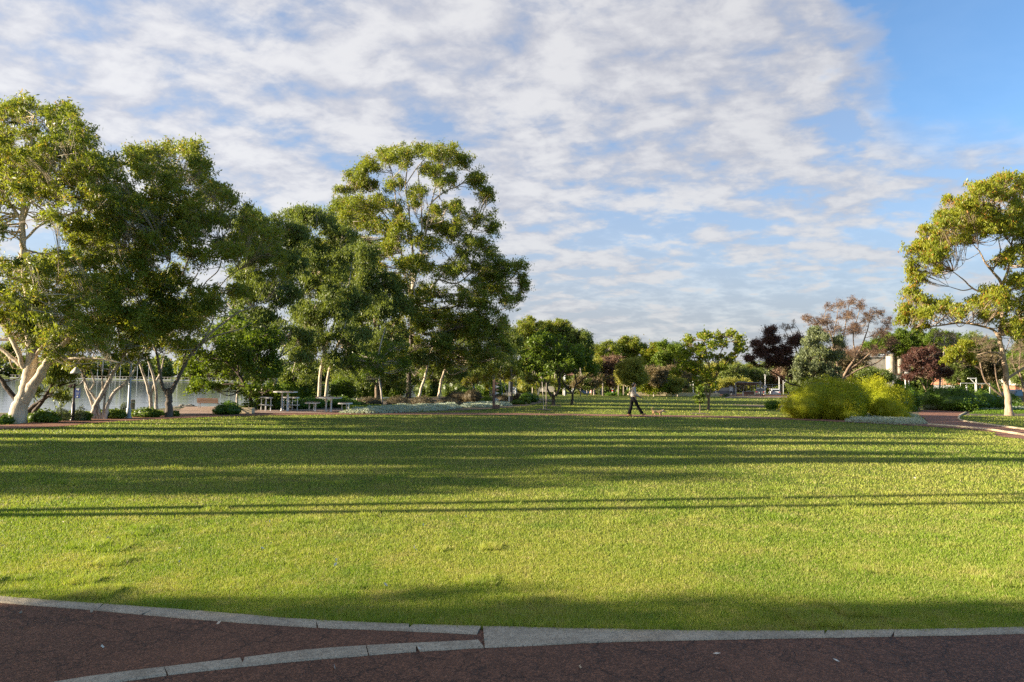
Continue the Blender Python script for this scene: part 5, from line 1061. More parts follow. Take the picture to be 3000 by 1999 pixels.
def stool(px, dy, label):
    Y = g.y+dy; x = at(px, 1206, Y).x; root = empty('bar_stool', (x, Y, .03), 0, label, 'stool', 'white stools round the tall picnic table')
    white_top(root, .38, .36, .64, 'seat')
    for s in (-1, 1): MB().tube([(s*.12,0,0),(s*.12,0,.60)], .022, 8).build('leg', M['white'], root, smooth=True)
    MB().box((0,0,.26),(.40,.20,.035)).build('footrest', M['white'], root)
stool(772, .35, 'white bar stool at the far left of the tall picnic table'); stool(785, -.25, 'white bar stool at the near left of the tall picnic table')
stool(845+18, .55, 'white bar stool behind the right side of the tall picnic table'); stool(842, -.05+.0, 'x') if False else None
stool(838, .62, 'white bar stool mostly hidden behind the legs of the tall picnic table')
g2 = gnd(962, 1208); root = empty('picnic_table', (g2.x, g2.y, .03), 0, 'low white picnic table with two benches right of the tall one', 'table')
white_top(root, 1.18, .9, .68)
for s in (-1, 1): MB().lathe([(.07,0),(.07,.02),(.045,.03),(.045,.63)], (s*.15, s*-.12, 0), 12).build('leg', M['white'], root, smooth=True)
for s, lab in ((-1, 'white bench on the left side of the low picnic table'), (1, 'white bench on the right side of the low picnic table')):
    r2 = empty('picnic_bench', (g2.x+s*.78, g2.y+.05, .03), 0, lab, 'bench'); white_top(r2, .62, .85, .42, 'seat')
    for q in (-1, 1): MB().tube([(q*.22, q*-.25, 0), (q*.22, q*-.25, .37)], .03, 8).build('leg', M['white'], r2, smooth=True)
    MB().tube([(0, .25, 0), (0, .25, .37)], .03, 8).build('leg', M['white'], r2, smooth=True)

# zigzag totem and the black column
g = gnd(1452, 1198); root = empty('totem', g, 0, 'rusty steel totem cut in a zigzag down its right side, on the lawn edge', 'sculpture')
hh = at(1452, 1113, g.y).z-g.z
MB().box((-.12,0,hh/2),(.15,.16,hh)).build('shaft', M['rust_pole'], root)
zz = []; n = 6
for i in range(n):
    z0 = hh*.26+(hh*.93-hh*.26)*i/n; dz = (hh*.67)/n; zz.append((-.045, z0))
    zz.append((.22 if i % 2 == 0 else .20, z0+dz*.5))
zz.append((-.045, hh*.93)); 
for i in range(n):
    z0 = hh*.26+(hh*.67)*i/n; dz = hh*.67/n
    MB().prism([(-.045, z0), (.21, z0+dz*.5), (-.045, z0+dz)], -.07, .07, Matrix.Rotation(math.pi/2, 4, 'X')).build('tooth', M['rust_pole'] if i % 2 else M['galv'], root)
MB().box((.05,0,hh*.07),(.40,.22,hh*.14)).build('base', M['rust_pole'], root)
g = gnd(1495, 1181); root = empty('column', g, 0, 'black square column with a pale band right of the zigzag totem', 'column')
hh = at(1495, 1118, g.y).z-g.z
MB().box((.07,0,hh/2),(.20,.22,hh)).build('shaft', M['black'], root); MB().box((-.09,-.0,hh/2),(.11,.20,hh*.98)).build('side_panel', M['grey'], root); MB().box((-.06,-.125,hh*.42),(.24,.03,hh*.18)).build('band', M['cream'], root)
# stake of the bare sapling, mulch rings
for px, py, lab in ((2050, 1213, 'mulch ring round the thin leafy sapling'), (1594, 1201, 'mulch ring round the bare staked sapling'), (1622, 1190, 'bare soil ring under the forked low-trunked tree')):
    g = gnd(px, py); o = MB().lathe([(.55, 0), (.5, .02), (.2, .035)], (g.x, g.y, .012), 18).build('soil_ring', M['mulch'], smooth=True); tag(o, kind='structure')
g = gnd(1600, 1200); o = MB().lathe([(.03,0),(.03,1.5),(.005,1.56)], sides=8).build('tree_stake', M['timber'], loc=g); tag(o, 'grey timber stake beside the bare young trunk', 'stake')
# ------------------------------------------------------------------ stone wall, shelter, cars, buildings
def stone_wall(pts, h, label, th=.6, base=0.0):
    root = empty('stone_wall', (pts[0][0], pts[0][1], float(land(pts[0][1]))), 0, label, 'wall'); o = Vector((pts[0][0], pts[0][1], float(land(pts[0][1]))))
    b = MB()
    for (x0, y0), (x1, y1) in zip(pts[:-1], pts[1:]):
        L = math.hypot(x1-x0, y1-y0); a = math.atan2(y1-y0, x1-x0); n = max(1, int(L/1.0))
        for i in range(n):
            for r in range(2):
                t = (i+.5+(.25 if r else 0))/n; t = min(t, 1-.4/n); cx, cy = x0+(x1-x0)*t-o.x, y0+(y1-y0)*t-o.y
                b.box((cx, cy+random.uniform(-.02, .02), float(land(y0+(y1-y0)*t))-o.z+h*(.25+.5*r)-.02), (L/n*.96, th, h*.49), a, t=random.random())
    b.build('stonework', M['limestone'], root)
Yw = 118
stone_wall([(at(1839, 1160, Yw).x, Yw), (at(1950, 1160, Yw).x, Yw), (at(2105, 1160, Yw+4).x, Yw+4)], .62, 'long cream limestone retaining wall behind the woman')
stone_wall([(at(2235, 1160, 146).x, 146), (at(2262, 1160, 146).x, 146), (at(2306, 1160, 146).x, 146)], .45, 'short cream limestone wall below the white parked cars')
bb = MB(); xa, xb = at(1841, 1160, Yw).x, at(2100, 1160, Yw).x
bb.add([(xa, Yw+.3, float(land(Yw))+.55), (xb, Yw+4.3, float(land(Yw))+.52), (xb, Yw+26, float(land(Yw))+.8), (xa, Yw+26, float(land(Yw))+.8)], [(0, 1, 2, 3)])
tag(bb.build('raised_ground', M['lawn']), kind='structure')
sheet('car_park', [(at(2090,1160,124).x+2, 133), (at(2300,1160,133).x, 133), (74, 133), (110, 190), (at(2080,1160,190).x, 190)], .02, M['path'])
sheet('shelter_paving', gl([(2120,1167),(2150,1165.5),(2310,1165.5),(2310,1163),(2130,1163)]), .03, M['pave'])

def car(px, foot, Y, rz, body, label, name='parked_car', hgt=1.62, length=4.5, cat='car'):
    c = at(px, foot, Y); root = empty(name, (c.x, Y, float(land(Y))+.03), rz, label, cat)
    L = length; Wd = 1.82
    low = [(-L/2,.42),(-L/2+.05,.3),(L/2-.05,.3),(L/2,.45),(L/2-.04,.75),(L/2-.35,.88),(L/2-1.15,.98),(-L/2+.12,1.02),(-L/2+.0,.85)]
    Mx = Matrix.Rotation(math.pi/2, 4, 'X')
    b = MB(); b.prism(low[::-1], -Wd/2, Wd/2, Mx)
    cab = [(L/2-1.2,.97),(L/2-1.95,hgt-.08),(L/2-2.4,hgt),(-L/2+.75,hgt),(-L/2+.35,hgt-.12),(-L/2+.08,1.01)]
    ins = .16
    v = [(x, -Wd/2+.03+(ins if z > 1.1 else 0), z) for x, z in cab]+[(x, Wd/2-.03-(ins if z > 1.1 else 0), z) for x, z in cab]; n = len(cab)
    b.add(v, [(i, i+1, n+i+1, n+i) for i in range(n-1)]); b.add(v, [tuple(range(n-1, -1, -1)), tuple(range(n, 2*n))])
    ob = b.build('body', body, root)
    for s in (-1, 1):
        y0, y1 = s*(Wd/2-.0), s*(Wd/2-.165)
        w = MB(); w.add([(L/2-1.45, y0-s*.03, 1.03), (-L/2+.45, y0-s*.03, 1.05), (-L/2+.75, y1+s*.02, hgt-.12), (L/2-2.05, y1+s*.02, hgt-.12)], [(0, 1, 2, 3)]); w.build('side_window', M['glass'], root)
    w = MB(); w.add([(-L/2+.09, -Wd/2+.14, 1.08), (-L/2+.09, Wd/2-.14, 1.08), (-L/2+.33, Wd/2-.26, hgt-.16), (-L/2+.33, -Wd/2+.26, hgt-.16)], [(0, 1, 2, 3)]); o = w.build('rear_window', M['glass'], root); o.location.x = -.03
    w = MB(); w.add([(L/2-1.2, -Wd/2+.14, 1.02), (L/2-1.2, Wd/2-.14, 1.02), (L/2-1.93, Wd/2-.26, hgt-.12), (L/2-1.93, -Wd/2+.26, hgt-.12)], [(0, 1, 2, 3)]); o = w.build('windscreen', M['glass'], root); o.location.x = .03
    for sx in (-1, 1):
        for sy in (-1, 1):
            a = MB(); Rw = Matrix.Rotation(math.pi/2, 4, 'X'); pts = [(math.cos(q/16*6.283)*.34, math.sin(q/16*6.283)*.34) for q in range(16)]
            a.prism(pts, -.11, .11, Matrix.Translation((sx*L*.31, sy*(Wd/2-.09), .34)) @ Rw); wo = a.build('wheel', M['tyre'], root)
            a = MB(); pts = [(math.cos(q/12*6.283)*.2, math.sin(q/12*6.283)*.2) for q in range(12)]; a.prism(pts, -.12, .12, Matrix.Translation((sx*L*.31, sy*(Wd/2-.085), .34)) @ Rw); a.build('rim', M['chrome'], wo)
    for s in (-1, 1):
        MB().box((-L/2+.02, s*(Wd/2-.16), .88), (.14, .30, .16)).build('tail_light', M['lamp_red'], root); MB().box((L/2-.06, s*(Wd/2-.25), .68), (.12, .36, .14)).build('headlight', M['white'], root)
    MB().box((-L/2-.01, 0, .72), (.03, .42, .12)).build('number_plate', M['white'], root); MB().box((-L/2+.02, 0, .36), (.12, Wd-.1, .14)).build('bumper', M['black'], root)
    return root
pw = plain('white_car_paint', (.62, .63, .65), .25, .1, .02, spec=.6); pd = plain('navy_car_paint', (.012, .016, .03), .2, .2, .02, spec=.7); pg = plain('grey_car_paint', (.10, .105, .11), .25, .4, .02)
car(2122, 1165, 146, R(160), pd, 'dark navy car parked left of the barbecue shelter', hgt=1.68, length=4.7)
car(2226, 1161, 150, R(72), pg, 'silver and black four-wheel drive parked behind the shelter post', hgt=1.75)
car(2268, 1160, 152, R(78), pw, 'white car parked to the right of the shelter, rear towards the lawn', hgt=1.6)
car(2968, 1163, 84, R(200), pd, 'dark blue utility vehicle half hidden by the golden gum trunk', hgt=1.75, length=4.8)

# barbecue shelter
Ys = 141; xa, xb = at(2153, 1160, Ys).x, at(2231, 1160, Ys).x; zg = float(land(Ys)); k = Ys/F
root = empty('barbecue_shelter', ((xa+xb)/2, Ys, zg), 0, 'grey flat-roofed barbecue shelter with two posts at the far lawn edge', 'shelter'); hw = (xb-xa)/2
zr = at(2190, 1121, Ys).z-zg
b = MB(); b.add([(-hw, -1.4, zr), (hw-.3, -1.4, zr-.1), (hw-.9, 2.2, zr-.6), (-hw+.7, 2.2, zr-.5), (-hw, -1.4, zr+.16), (hw-.3, -1.4, zr+.06), (hw-.9, 2.2, zr-.44), (-hw+.7, 2.2, zr-.34)], [(3, 2, 1, 0), (4, 5, 6, 7), (0, 1, 5, 4), (1, 2, 6, 5), (2, 3, 7, 6), (3, 0, 4, 7)])
b.build('roof', M['grey'], root)
for x, h in ((-hw+.2, zr), (hw-.15, zr+.35)): MB().box((x, .2, h/2), (.22, .22, h)).build('post', M['grey'], root)
for i in range(6): MB().box((-hw+1.0+i*.72, 2.0, 1.15), (.07, .07, 2.3)).build('rear_post', M['galv'], root)
MB().box((0, 2.0, 2.25), (2*hw-1.0, .08, .08)).build('rear_rail', M['galv'], root); MB().box((.3, 2.1, 2.55), (1.1, .06, .34)).build('red_panel', M['orange'], root)
r2 = empty('barbecue_counter', ((xa+xb)/2-.05, Ys-.2, zg), 0, 'timber-sided barbecue counter with pale top inside the shelter', 'counter')
MB().box((0, 0, .62), (2.15, .8, .6)).build('side_boards', M['redwood'], r2); MB().box((0, 0, .96), (2.35, .95, .07)).build('worktop', M['galv'], r2)
for s in (-1, 1): MB().box((s*1.12, 0, .46), (.09, .8, .92)).build('leg', M['white'], r2)
MB().box((.4, -.3, .17), (1.3, .3, .34)).build('step', M['limestone'], r2); MB().box((.1, 0, 1.08), (.7, .4, .16)).build('grill_box', M['cream'], r2)
# notice frame left of the shelter
x = at(2142, 1162, Ys).x; r2 = empty('notice_board', (x, Ys, zg), 0, 'white framed notice panel left of the barbecue shelter', 'notice board')
for s in (-1, 1): MB().box((s*.38, 0, 1.0), (.07, .07, 2.0)).build('post', M['galv'], r2)
MB().box((0, 0, 1.42), (.62, .04, .95)).build('panel', M['white'], r2); MB().box((0, 0, 2.02), (.95, .3, .06)).build('cap', M['grey'], r2)
x = at(2242, 1140, 145).x; r2 = empty('street_sign', (x, 145, float(land(145))), 0, 'small white rectangular sign on the fence by the forked light pole', 'sign')
MB().box((0, 0, 2.05), (.72, .03, .45)).build('sign_face', M['white'], r2); MB().lathe([(.03, 0), (.03, 2.2)], (0, .05, 0), 8).build('post', M['galv'], r2)
# railings right of the shelter
def rail(px0, px1, Y, h, label, n=5, matn='galv', mid=True):
    x0, x1 = at(px0, 1160, Y).x, at(px1, 1160, Y).x; r = empty('railing', (x0, Y, float(land(Y))), 0, label, 'fence'); L = x1-x0
    MB().box((L/2, 0, h), (L, .06, .06)).build('rail', M[matn], r)
    if mid: MB().box((L/2, 0, h*.8), (L, .05, .05)).build('rail', M[matn], r)
    for i in range(n): MB().box((L*i/(n-1), 0, h/2), (.07, .07, h)).build('post', M[matn], r)
rail(2216, 2310, 143.5, 2.5, 'tall grey railing from the shelter to the yellow-green bush', 5)
rail(2815, 2900, 92, 2.6, 'white railing above the hedge left of the golden gum', 3, 'white', False)
r2 = empty('timber_deck', (at(2275, 1165, 138).x, 138, float(land(138))), 0, 'low red-brown deck edge below the railing beside the shelter', 'deck'); MB().box((0, 0, .18), (5.2, 1.6, .3)).build('deck_boards', M['redwood'], r2); MB().box((0, -.81, .06), (5.2, .04, .12)).build('plinth', M['grey'], r2)
def bracket_post(px, Y, h, label, s=1):
    r = empty('bracket_post', (at(px, 1160, Y).x, Y, float(land(Y))), 0, label, 'post'); MB().box((0, 0, h/2), (.10, .10, h)).build('post_shaft', M['white'], r); MB().box((s*.55, 0, h-.08), (1.1, .12, .12)).build('arm', M['white'], r)
    MB().tube([(0, 0, h-.9), (s*.8, 0, h-.12)], .06, 5).build('brace', M['white'], r)
bracket_post(2295, 148, 3.6, 'white post with a braced arm at the left side of the yellow-green bush')
bracket_post(2861, 90, 3.3, 'white post with a braced arm above the hedge left of the golden gum', -1)
# bollards and playground bits
def bollard(px, Y, label, h=.95):
    r = empty('bollard', (at(px, 1160, Y).x, Y, float(land(Y))), 0, label, 'bollard'); MB().lathe([(.14, 0), (.14, h), (.1, h+.04)], sides=12).build('shaft', M['grey'], r, smooth=True)
    MB().lathe([(.145, h*.75), (.145, h*.95)], sides=12).build('red_band', M['lamp_red'], r); MB().lathe([(.145, h*.5), (.145, h*.7)], sides=12).build('white_band', M['white'], r)
bollard(1795, 108, 'red and white banded bollard left of the stone wall end')
for i, (px, lab) in enumerate(((1766, 'grey timber post under the red roof, left'), (1812, 'grey timber post just left of the stone wall end'), (1827, 'grey timber post behind the stone wall end'))):
    o = MB().lathe([(.12, 0), (.11, 3.0), (.08, 3.05)], sides=10).build('timber_post', M['timber'], loc=(at(px, 1160, 106).x, 106, float(land(106)))); tag(o, lab, 'post', 'posts by the playground')
r = empty('picnic_shelter', (at(1800, 1160, 125).x, 125, float(land(125))), 0, 'park shelter with a thin pale red roof left of the broad olive paperbark', 'shelter'); zr = at(1800, 1098, 125).z-float(land(125))
MB().prism([(-3.2, .25), (-3.3, .1), (3.4, -.55), (3.4, -.35)], -2.2, 2.2, Matrix.Translation((0, 0, zr)) @ Matrix.Rotation(math.pi/2, 4, 'X')).build('roof', M['roof_red'], r)
for sx in (-2.6, 0, 2.6):
    for sy in (-1.6, 1.6): MB().box((sx, sy, (zr-.35)/2), (.16, .16, zr-.35)).build('post', M['galv'], r)
r = empty('playground', (at(1665, 1160, 112).x, 112, float(land(112))), 0, 'playground with tower, slide and red roof behind the dark pair of trees', 'playground')
MB().box((0, 0, 1.5), (1.6, 1.6, .12)).build('platform', M['grey'], r)
for sx in (-.75, .75):
    for sy in (-.75, .75): MB().lathe([(.06, 0), (.06, 3.3)], (sx, sy, 0), 8).build('post', M['galv'], r)
MB().prism([(-1.1, 3.2), (1.1, 3.2), (0, 3.9)], -1.0, 1.0, Matrix.Rotation(math.pi/2, 4, 'X')).build('roof', M['roof_red'], r)
MB().tube(crom([(.8, -.2, 1.6), (1.6, -.3, 1.2), (2.6, -.3, .5), (3.3, -.3, .35)], 4), .28, 8).build('slide', plain('blue_slide', (.03, .06, .16), .3), r, smooth=True)
for q in range(5): MB().box((-1.0-.25*q, 0, 1.3-.27*q), (.24, .8, .05)).build('step', M['white'], r)
r = empty('climbing_wall', (at(1600, 1160, 108).x, 108, float(land(108))), 0, 'low white play panel behind the forked low-trunked tree', 'climbing wall')
MB().box((0, 0, .9), (2.6, .1, .9)).build('panel', M['cream'], r)
for s in (-1, 0, 1): MB().box((s*1.25, 0, 1.0), (.1, .1, 2.0)).build('post', M['grey'], r)
# buildings
def building(name, px0, px1, Y, top, label, wall, roof, cat='building', depth=9, wins=4, gable=False, foot=None):
    x0, x1 = at(px0, 1150, Y).x, at(px1, 1150, Y).x; zg = float(land(Y)); h = at(px0, top, Y).z-zg; w = x1-x0; r = empty(name, ((x0+x1)/2, Y, zg), 0, label, cat)
    MB().box((0, depth/2, h/2), (w, depth, h)).build('wall', wall, r)
    if gable: MB().prism([(-w/2-.4, h), (w/2+.4, h), (w/2-1, h+1.9), (-w/2+1, h+1.9)], -depth-.4, .4, Matrix.Rotation(math.pi/2, 4, 'X')).build('roof', roof, r)
    else: MB().box((0, depth/2, h+.12), (w+.5, depth+.5, .24)).build('roof', roof, r)
    for i in range(wins):
        f = MB().box((-w/2+w*(i+.5)/wins, -.03, h*.6), (w/wins*.55, .08, h*.28)).build('window', M['white'], r); MB().box((-w/2+w*(i+.5)/wins, -.08, h*.6), (w/wins*.48, .04, h*.23)).build('pane', M['glass'], f)
    return r
building('house', 2006, 2048, 165, 1103, 'white house seen between the light poles left of the leafy tree', M['cream'], M['white'], wins=3)
building('house', 2215, 2300, 215, 1085, 'cream apartment house behind the purple tree', M['cream'], M['orange'], wins=5, gable=True)
building('house', 2290, 2345, 225, 1062, 'orange-walled house behind the purple tree', M['orange'], M['cream'], wins=3)
b3 = building('warehouse', 2505, 2640, 165, 1046, 'long cream warehouse with a toothed roof edge left of the silos', M['cream'], M['white'], wins=0)
w_ = at(2640, 1150, 165).x-at(2505, 1150, 165).x; hz = at(2505, 1046, 165).z-float(land(165))
for i in range(9): MB().prism([(-.55, 0), (.55, 0), (0, .75)], -6, -.2, Matrix.Translation((-w_/2+.7+i*w_/9, 0, hz+.24)) @ Matrix.Rotation(math.pi/2, 4, 'X')).build('roof_tooth', M['galv'], b3)
MB().box((0, -.06, hz*.62), (w_, .1, hz*.12)).build('red_stripe', M['redwood'], b3)
for i, (px, lab) in enumerate(((2610, 'pale grey silo, left one, above the yellow-green bush'), (2633, 'pale grey silo, middle one of three'), (2656, 'pale grey silo, right one behind the purple-brown tree'))):
    Yq = 155; g0 = float(land(Yq)); zt = at(px, 1037, Yq).z-g0; zb = at(px, 1095, Yq).z-g0; r = empty('silo', (at(px, 1150, Yq).x, Yq, g0), 0, lab, 'silo', 'three silos')
    MB().lathe([(.85, zb), (.9, zb+.05), (.9, zt-.05), (.8, zt)], sides=18).build('tank', M['cream'] if i < 2 else M['galv'], r, smooth=True)
    for s in (-1, 1): MB().box((s*.55, 0, zb/2), (.18, .18, zb)).build('leg', M['galv'], r)
r2 = empty('billboard', (at(2916, 1092, 120).x, 120, float(land(120))), 0, 'plain white board on posts left of the golden gum trunk', 'board'); zb = at(2916, 1092, 120).z-float(land(120))
MB().box((0, 0, zb), (2.2, .12, .75)).build('panel', M['white'], r2)
for s in (-1, 1): MB().box((s*.9, .1, zb/2), (.12, .12, zb)).build('post', M['galv'], r2)
building('house', 2975, 3040, 125, 1130, 'orange brick house at the right edge behind the utility vehicle', M['orange'], M['cream'], wins=2, gable=True)
building('house', 2815, 2875, 140, 1128, 'low orange-roofed house above the rounded hedge', M['grey'], M['orange'], wins=3, gable=True)
# boat shed and far jetty across the water
building('boat_shed', 1395, 1560, 175, 1136, 'long pale boat shed across the water behind the yellow paperbarks', M['white'], M['galv'], wins=6)
r = empty('far_jetty', (-170, 322, -.9), 0, 'long white-railed jetty along the far shore of the lake', 'jetty')
MB().box((0, 0, .55), (130, 3, .5)).build('deck', M['galv'], r); rr = MB()
for i in range(80): rr.box((-64+i*1.62, -1.4, 1.3), (.22, .1, 1.1))
rr.box((0, -1.4, 1.85), (130, .12, .14)); rr.build('railing', M['cream'], r)
labs = ['first', 'second', 'third', 'fourth', 'fifth', 'sixth', 'seventh', 'eighth', 'ninth']
for i, px in enumerate((285, 300, 322, 338, 352, 402, 435, 520, 648)):
    o = MB().lathe([(.12, -.5), (.1, 8+2*(i % 3)), (.05, 8.3+2*(i % 3))], sides=6).build('boat_mast', M['white'], loc=(at(px, 1105, 318).x, 318, -.5)); tag(o, f'thin white mast by the far shore, {labs[i]} from the left', 'mast', 'masts at the far jetty')

# ------------------------------------------------------------------ woman, dog, leash
def skin_obj(name, V, E, Rr, m, parent, sub=2, root=0):
    me = bpy.data.meshes.new(name); me.from_pydata([Vector(v) for v in V], E, []); o = bpy.data.objects.new(name, me); col.objects.link(o); o.parent = parent
    md = o.modifiers.new('skin', 'SKIN'); md.use_smooth_shade = True
    for i, r in enumerate(Rr):
        d = me.skin_vertices[0].data[i]; d.radius = (r, r) if np.isscalar(r) else r; d.use_root = (i == root)
    s = o.modifiers.new('subsurf', 'SUBSURF'); s.levels = sub; s.render_levels = sub; me.materials.append(m)
    return o
def chain(V, E, Rr, pts, rads, start=None):
    idx = []; prev = start
    for p, r in zip(pts, rads):
        V.append(p); Rr.append(r); i = len(V)-1
        if prev is not None: E.append((prev, i))
        prev = i; idx.append(i)
    return idx
skinm = plain('skin', (.30, .17, .11), .5, 0, .05); topm = plain('cream_sweater', (.42, .37, .33), .9, 0, .08, 25); trom = plain('black_trousers', (.008, .008, .009), .9, spec=.15); hairm = plain('black_hair', (.010, .008, .008), .45); shoem = plain('tan_boots', (.45, .22, .10), .8)
def woman():
    g = gnd(1856, 1220); root = empty('person', (g.x, g.y, .012), 0, 'woman in cream sweater and black flared trousers walking right with a dog on a leash', 'person')
    V, E, Q = [], [], []
    t = chain(V, E, Q, [(-.02,0,.90),(-.01,0,1.02),(.0,0,1.14),(.015,0,1.27),(.03,0,1.36),(.045,0,1.42),(.06,0,1.48),(.075,0,1.545)], [.12,.105,.10,.11,.075,.047,.075,.082])
    # front leg and back leg
    chain(V, E, Q, [(.03,-.09,.84),(.18,-.09,.50),(.42,-.09,.13),(.44,-.09,.07),(.56,-.09,.12)], [.085,.055,.038,.035,.028], t[0])
    chain(V, E, Q, [(-.05,.09,.84),(-.08,.09,.48),(-.20,.09,.12),(-.21,.09,.05),(-.09,.09,.03)], [.085,.055,.038,.035,.028], t[0])
    arms = []
    for s, el, wr, hd in ((-1, (.05,-.20,1.06), (.26,-.15,.95), (.32,-.14,.93)), (1, (.07,.20,1.07), (.24,.10,.94), (.29,.08,.91))):
        a = chain(V, E, Q, [(.0,s*.15,1.33),(.0+.01,s*.19,1.24),el,wr,hd], [.05,.045,.034,.024,.030], t[4]); arms.append(a)
        for f in range(4): chain(V, E, Q, [(hd[0]+.035, hd[1]+(f-1.5)*.016, hd[2]-.012),(hd[0]+.062, hd[1]+(f-1.5)*.015, hd[2]-.030),(hd[0]+.060, hd[1]+(f-1.5)*.013, hd[2]-.052)], [.009,.008,.007], a[-1])
        chain(V, E, Q, [(hd[0]+.01, hd[1]-s*.025, hd[2]-.02),(hd[0]+.035, hd[1]-s*.035, hd[2]-.035)], [.010,.008], a[-1])
    bo = skin_obj('body', V, E, Q, skinm, root)
    # face features
    MB().lathe([(.004,-.012),(.013,-.008),(.010,.012),(.003,.03)], (.158,0,1.53), 8).build('nose', skinm, root, smooth=True)
    for s in (-1, 1): MB().lathe([(.002,-.008),(.008,0),(.002,.008)], (.140, s*.032, 1.555), 8).build('eye', M['black'], root, smooth=True); MB().lathe([(.004,-.028),(.014,0),(.004,.026)], (.07, s*.083, 1.535), 8).build('ear', skinm, root, smooth=True)
    MB().box((.146,0,1.495),(.012,.045,.010)).build('mouth', plain('lips', (.25,.08,.07), .5), root)
    V, E, Q = [], [], []
    t = chain(V, E, Q, [(-.02,0,.89),(-.01,0,1.03),(.0,0,1.16),(.012,0,1.28),(.03,0,1.37),(.038,0,1.405)], [.155,.15,.13,.13,.095,.058])
    for s, el, wr in ((-1, (.055,-.21,1.06), (.245,-.155,.955)), (1, (.075,.21,1.07), (.225,.11,.945))):
        chain(V, E, Q, [(.0,s*.15,1.33),(.01,s*.195,1.23),el,((el[0]+wr[0])/2,(el[1]+wr[1])/2,(el[2]+wr[2])/2-.01),wr], [.068,.062,.056,.052,.038], t[4])
    skin_obj('sweater', V, E, Q, topm, root)
    V, E, Q = [], [], []
    t = chain(V, E, Q, [(-.02,0,.99),(-.03,0,.86)], [.13,.145])
    chain(V, E, Q, [(.03,-.08,.79),(.11,-.09,.64),(.19,-.09,.47),(.29,-.09,.31),(.385,-.09,.16),(.41,-.09,.12)], [.105,.088,.075,.078,.090,.092], t[1])
    chain(V, E, Q, [(-.05,.08,.79),(-.07,.09,.64),(-.10,.09,.47),(-.145,.09,.30),(-.20,.09,.12),(-.205,.09,.08)], [.105,.088,.078,.084,.098,.10], t[1])
    skin_obj('trousers', V, E, Q, trom, root)
    V, E, Q = [], [], []
    chain(V, E, Q, [(-.27,.09,.05),(-.20,.09,.055),(-.10,.09,.042),(-.06,.09,.035)], [.045,.05,.042,.03]); skin_obj('boot', V, E, Q, shoem, root)
    V, E, Q = [], [], []
    chain(V, E, Q, [(.39,-.09,.045),(.44,-.09,.075),(.53,-.09,.115),(.58,-.09,.14)], [.042,.05,.042,.03]); skin_obj('boot', V, E, Q, shoem, root)
    V, E, Q = [], [], []
    chain(V, E, Q, [(.065,0,1.60),(.035,0,1.565),(.0,0,1.52),(-.055,0,1.485),(-.085,0,1.46)], [.072,.092,.07,.04,.05])
    chain(V, E, Q, [(-.055,0,1.41),(-.05,0,1.34)], [.030,.012], 3)
    h = skin_obj('hair', V, E, Q, hairm, root); MB().lathe([(.02,-.014),(.038,0),(.02,.014)], (-.062,0,1.50), 10).build('hair_tie', M['cream'], h, smooth=True)
    return g
wg = woman()
furm = plain('tan_fur', (.60, .36, .17), .9, 0, .15, 20); fur2 = plain('pale_muzzle_fur', (.60, .50, .40), .9)
dg = Vector((wg.x+1.03, wg.y-.45, .012)); root = empty('dog', dg, 0, 'small tan dog with a curled tail walking right ahead of the woman on a leash', 'dog')
V, E, Q = [], [], []
b_ = chain(V, E, Q, [(-.17,0,.265),(-.10,0,.262),(.0,0,.245),(.10,0,.235),(.19,0,.25)], [.062,.064,.062,.074,.072])
nk = chain(V, E, Q, [(.26,0,.285),(.32,0,.285),(.36,0,.265),(.41,0,.235),(.44,0,.225)], [.052,.052,.046,.028,.020], b_[-1])
for s in (-1, 1):
    fx = .05*s
    chain(V, E, Q, [(.17+fx*.3, s*.045, .18),(.18+fx, s*.045, .11),(.18+fx*1.3, s*.045, .03),(.205+fx*1.3, s*.045, .014)], [.036,.022,.014,.016], b_[4])
    chain(V, E, Q, [(-.16-fx*.3, s*.045, .20),(-.13-fx, s*.045, .135),(-.18-fx, s*.045, .085),(-.17-fx, s*.045, .02),(-.145-fx, s*.045, .014)], [.046,.030,.016,.013,.015], b_[0])
chain(V, E, Q, [(-.23,0,.31),(-.24,0,.37),(-.21,0,.43),(-.15,0,.445),(-.13,0,.41)], [.020,.017,.015,.014,.010], b_[0])
body = skin_obj('body', V, E, Q, furm, root)
for s in (-1, 1): MB().prism([(-.02, 0), (.025, -.005), (.0, .05)], -.006, .006, Matrix.Translation((.315, s*.032, .322)) @ Matrix.Rotation(math.pi/2, 4, 'X')).build('ear', furm, root)
MB().lathe([(.012,-.012),(.026,0),(.024,.03),(.012,.05)], (.415,0,.212), 8).build('muzzle', fur2, root, smooth=True); MB().lathe([(.004,-.01),(.012,0),(.004,.01)], (.456,0,.228), 8).build('nose', M['black'], root, smooth=True)
MB().tube([(.255+.05*math.cos(a)*.3, .056*math.sin(a), .285+.056*math.cos(a)) for a in np.linspace(0, 6.283, 14)], .009, 6).build('collar', M['white'], root)
for s in (-1, 1): MB().lathe([(.001,-.006),(.006,0),(.001,.006)], (.372, s*.026, .287), 6).build('eye', M['black'], root)
a = np.array([wg.x+.385, wg.y-.14, .89+.012]); c = np.array([dg.x+.255, dg.y, .345+.012])
t = np.linspace(0, 1, 16)[:, None]; p = a*(1-t)+c*t; p[:, 2] -= .10*np.sin(np.pi*t[:, 0])
tag(MB().tube(p, .006, 5).build('dog_leash', plain('teal_leash', (.03, .10, .11), .7)), 'thin teal leash from the woman hand to the tan dog', 'leash')
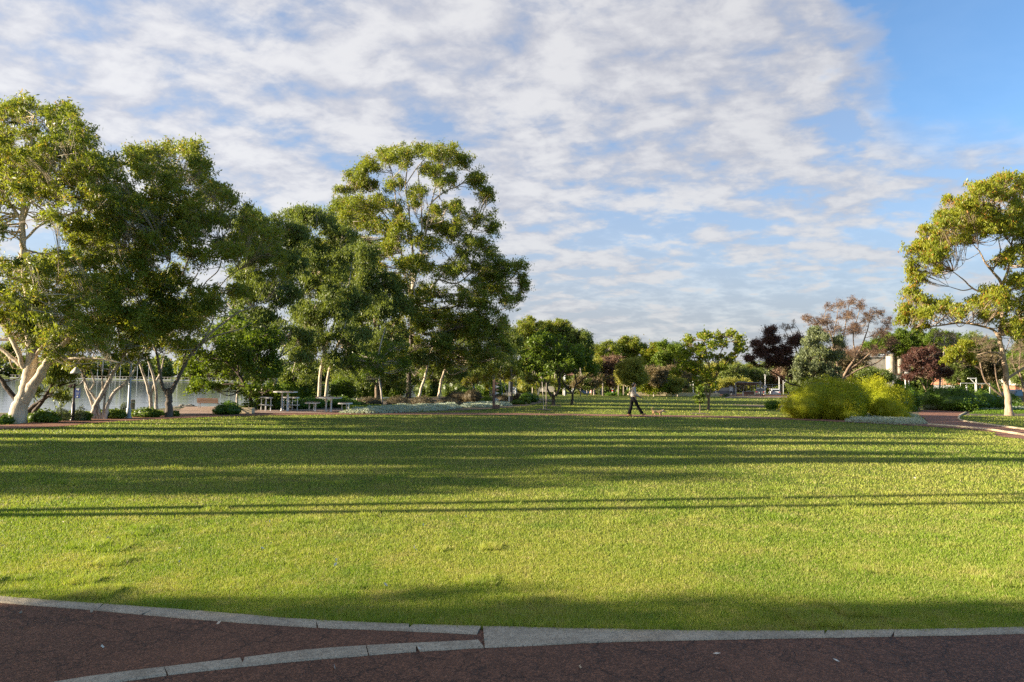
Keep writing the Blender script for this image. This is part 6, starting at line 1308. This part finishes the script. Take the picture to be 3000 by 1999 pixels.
# two far walkers
def walker(px, Y, label, top, low, rz=0, sc=1.0, skirt=False):
    g = at(px, 1163, Y); root = empty('person', (g.x, Y, float(land(Y))+.01), rz, label, 'person'); root.scale = (sc, sc, sc)
    V, E, Q = [], [], []
    t = chain(V, E, Q, [(0,0,.90),(0,0,1.1),(0,0,1.3),(.01,0,1.42),(.02,0,1.50),(.03,0,1.60)], [.12,.11,.12,.06,.075,.095])
    for s in (-1, 1):
        chain(V, E, Q, [(0,s*.09,.85),(s*.08,s*.09,.48),(s*.12,s*.09,.08),(s*.12+.1,s*.09,.04)], [.085,.055,.04,.03], t[0])
        a_ = chain(V, E, Q, [(0,s*.18,1.34),(-s*.05,s*.22,1.08),(-s*.02,s*.2,.86),(-s*.01,s*.2,.80)], [.05,.04,.028,.03], t[2])
        for f in range(5): chain(V, E, Q, [(-s*.01+(f-2)*.016, s*.2, .765),(-s*.01+(f-2)*.017, s*.2, .73)], [.009,.007], a_[-1])
    skin_obj('body', V, E, Q, skinm, root, 1)
    V, E, Q = [], [], []
    t = chain(V, E, Q, [(0,0,.95),(0,0,1.15),(0,0,1.35),(0,0,1.42)], [.14,.13,.14,.07])
    for s in (-1, 1): chain(V, E, Q, [(0,s*.19,1.34),(-s*.05,s*.23,1.08),(-s*.02,s*.21,.9)], [.065,.055,.04], t[2])
    skin_obj('top', V, E, Q, top, root, 1)
    if skirt: MB().lathe([(.26,.42),(.17,.75),(.14,.98)], sides=12).build('skirt', low, root, smooth=True)
    else:
        V, E, Q = [], [], []
        t = chain(V, E, Q, [(0,0,.93)], [.14])
        for s in (-1, 1): chain(V, E, Q, [(0,s*.09,.82),(s*.08,s*.09,.48),(s*.115,s*.09,.12)], [.105,.075,.06], t[0])
        skin_obj('trousers', V, E, Q, low, root, 1)
    V, E, Q = [], [], []
    chain(V, E, Q, [(0,0,1.64),(-.03,0,1.58),(-.05,0,1.50)], [.09,.09,.05]); skin_obj('hair', V, E, Q, hairm, root, 1)
walker(1732, 108, 'far walker in a navy top and pale pink skirt left of the stone wall', plain('navy_cloth', (.02,.025,.06), .9), plain('pink_cloth', (.60,.32,.30), .9), R(200), .92, True)
walker(1742, 108.5, 'far walker in dark clothes beside the one in a pink skirt', plain('dark_cloth', (.02,.022,.03), .9), plain('dark_denim', (.025,.03,.05), .9), R(190), 1.0)
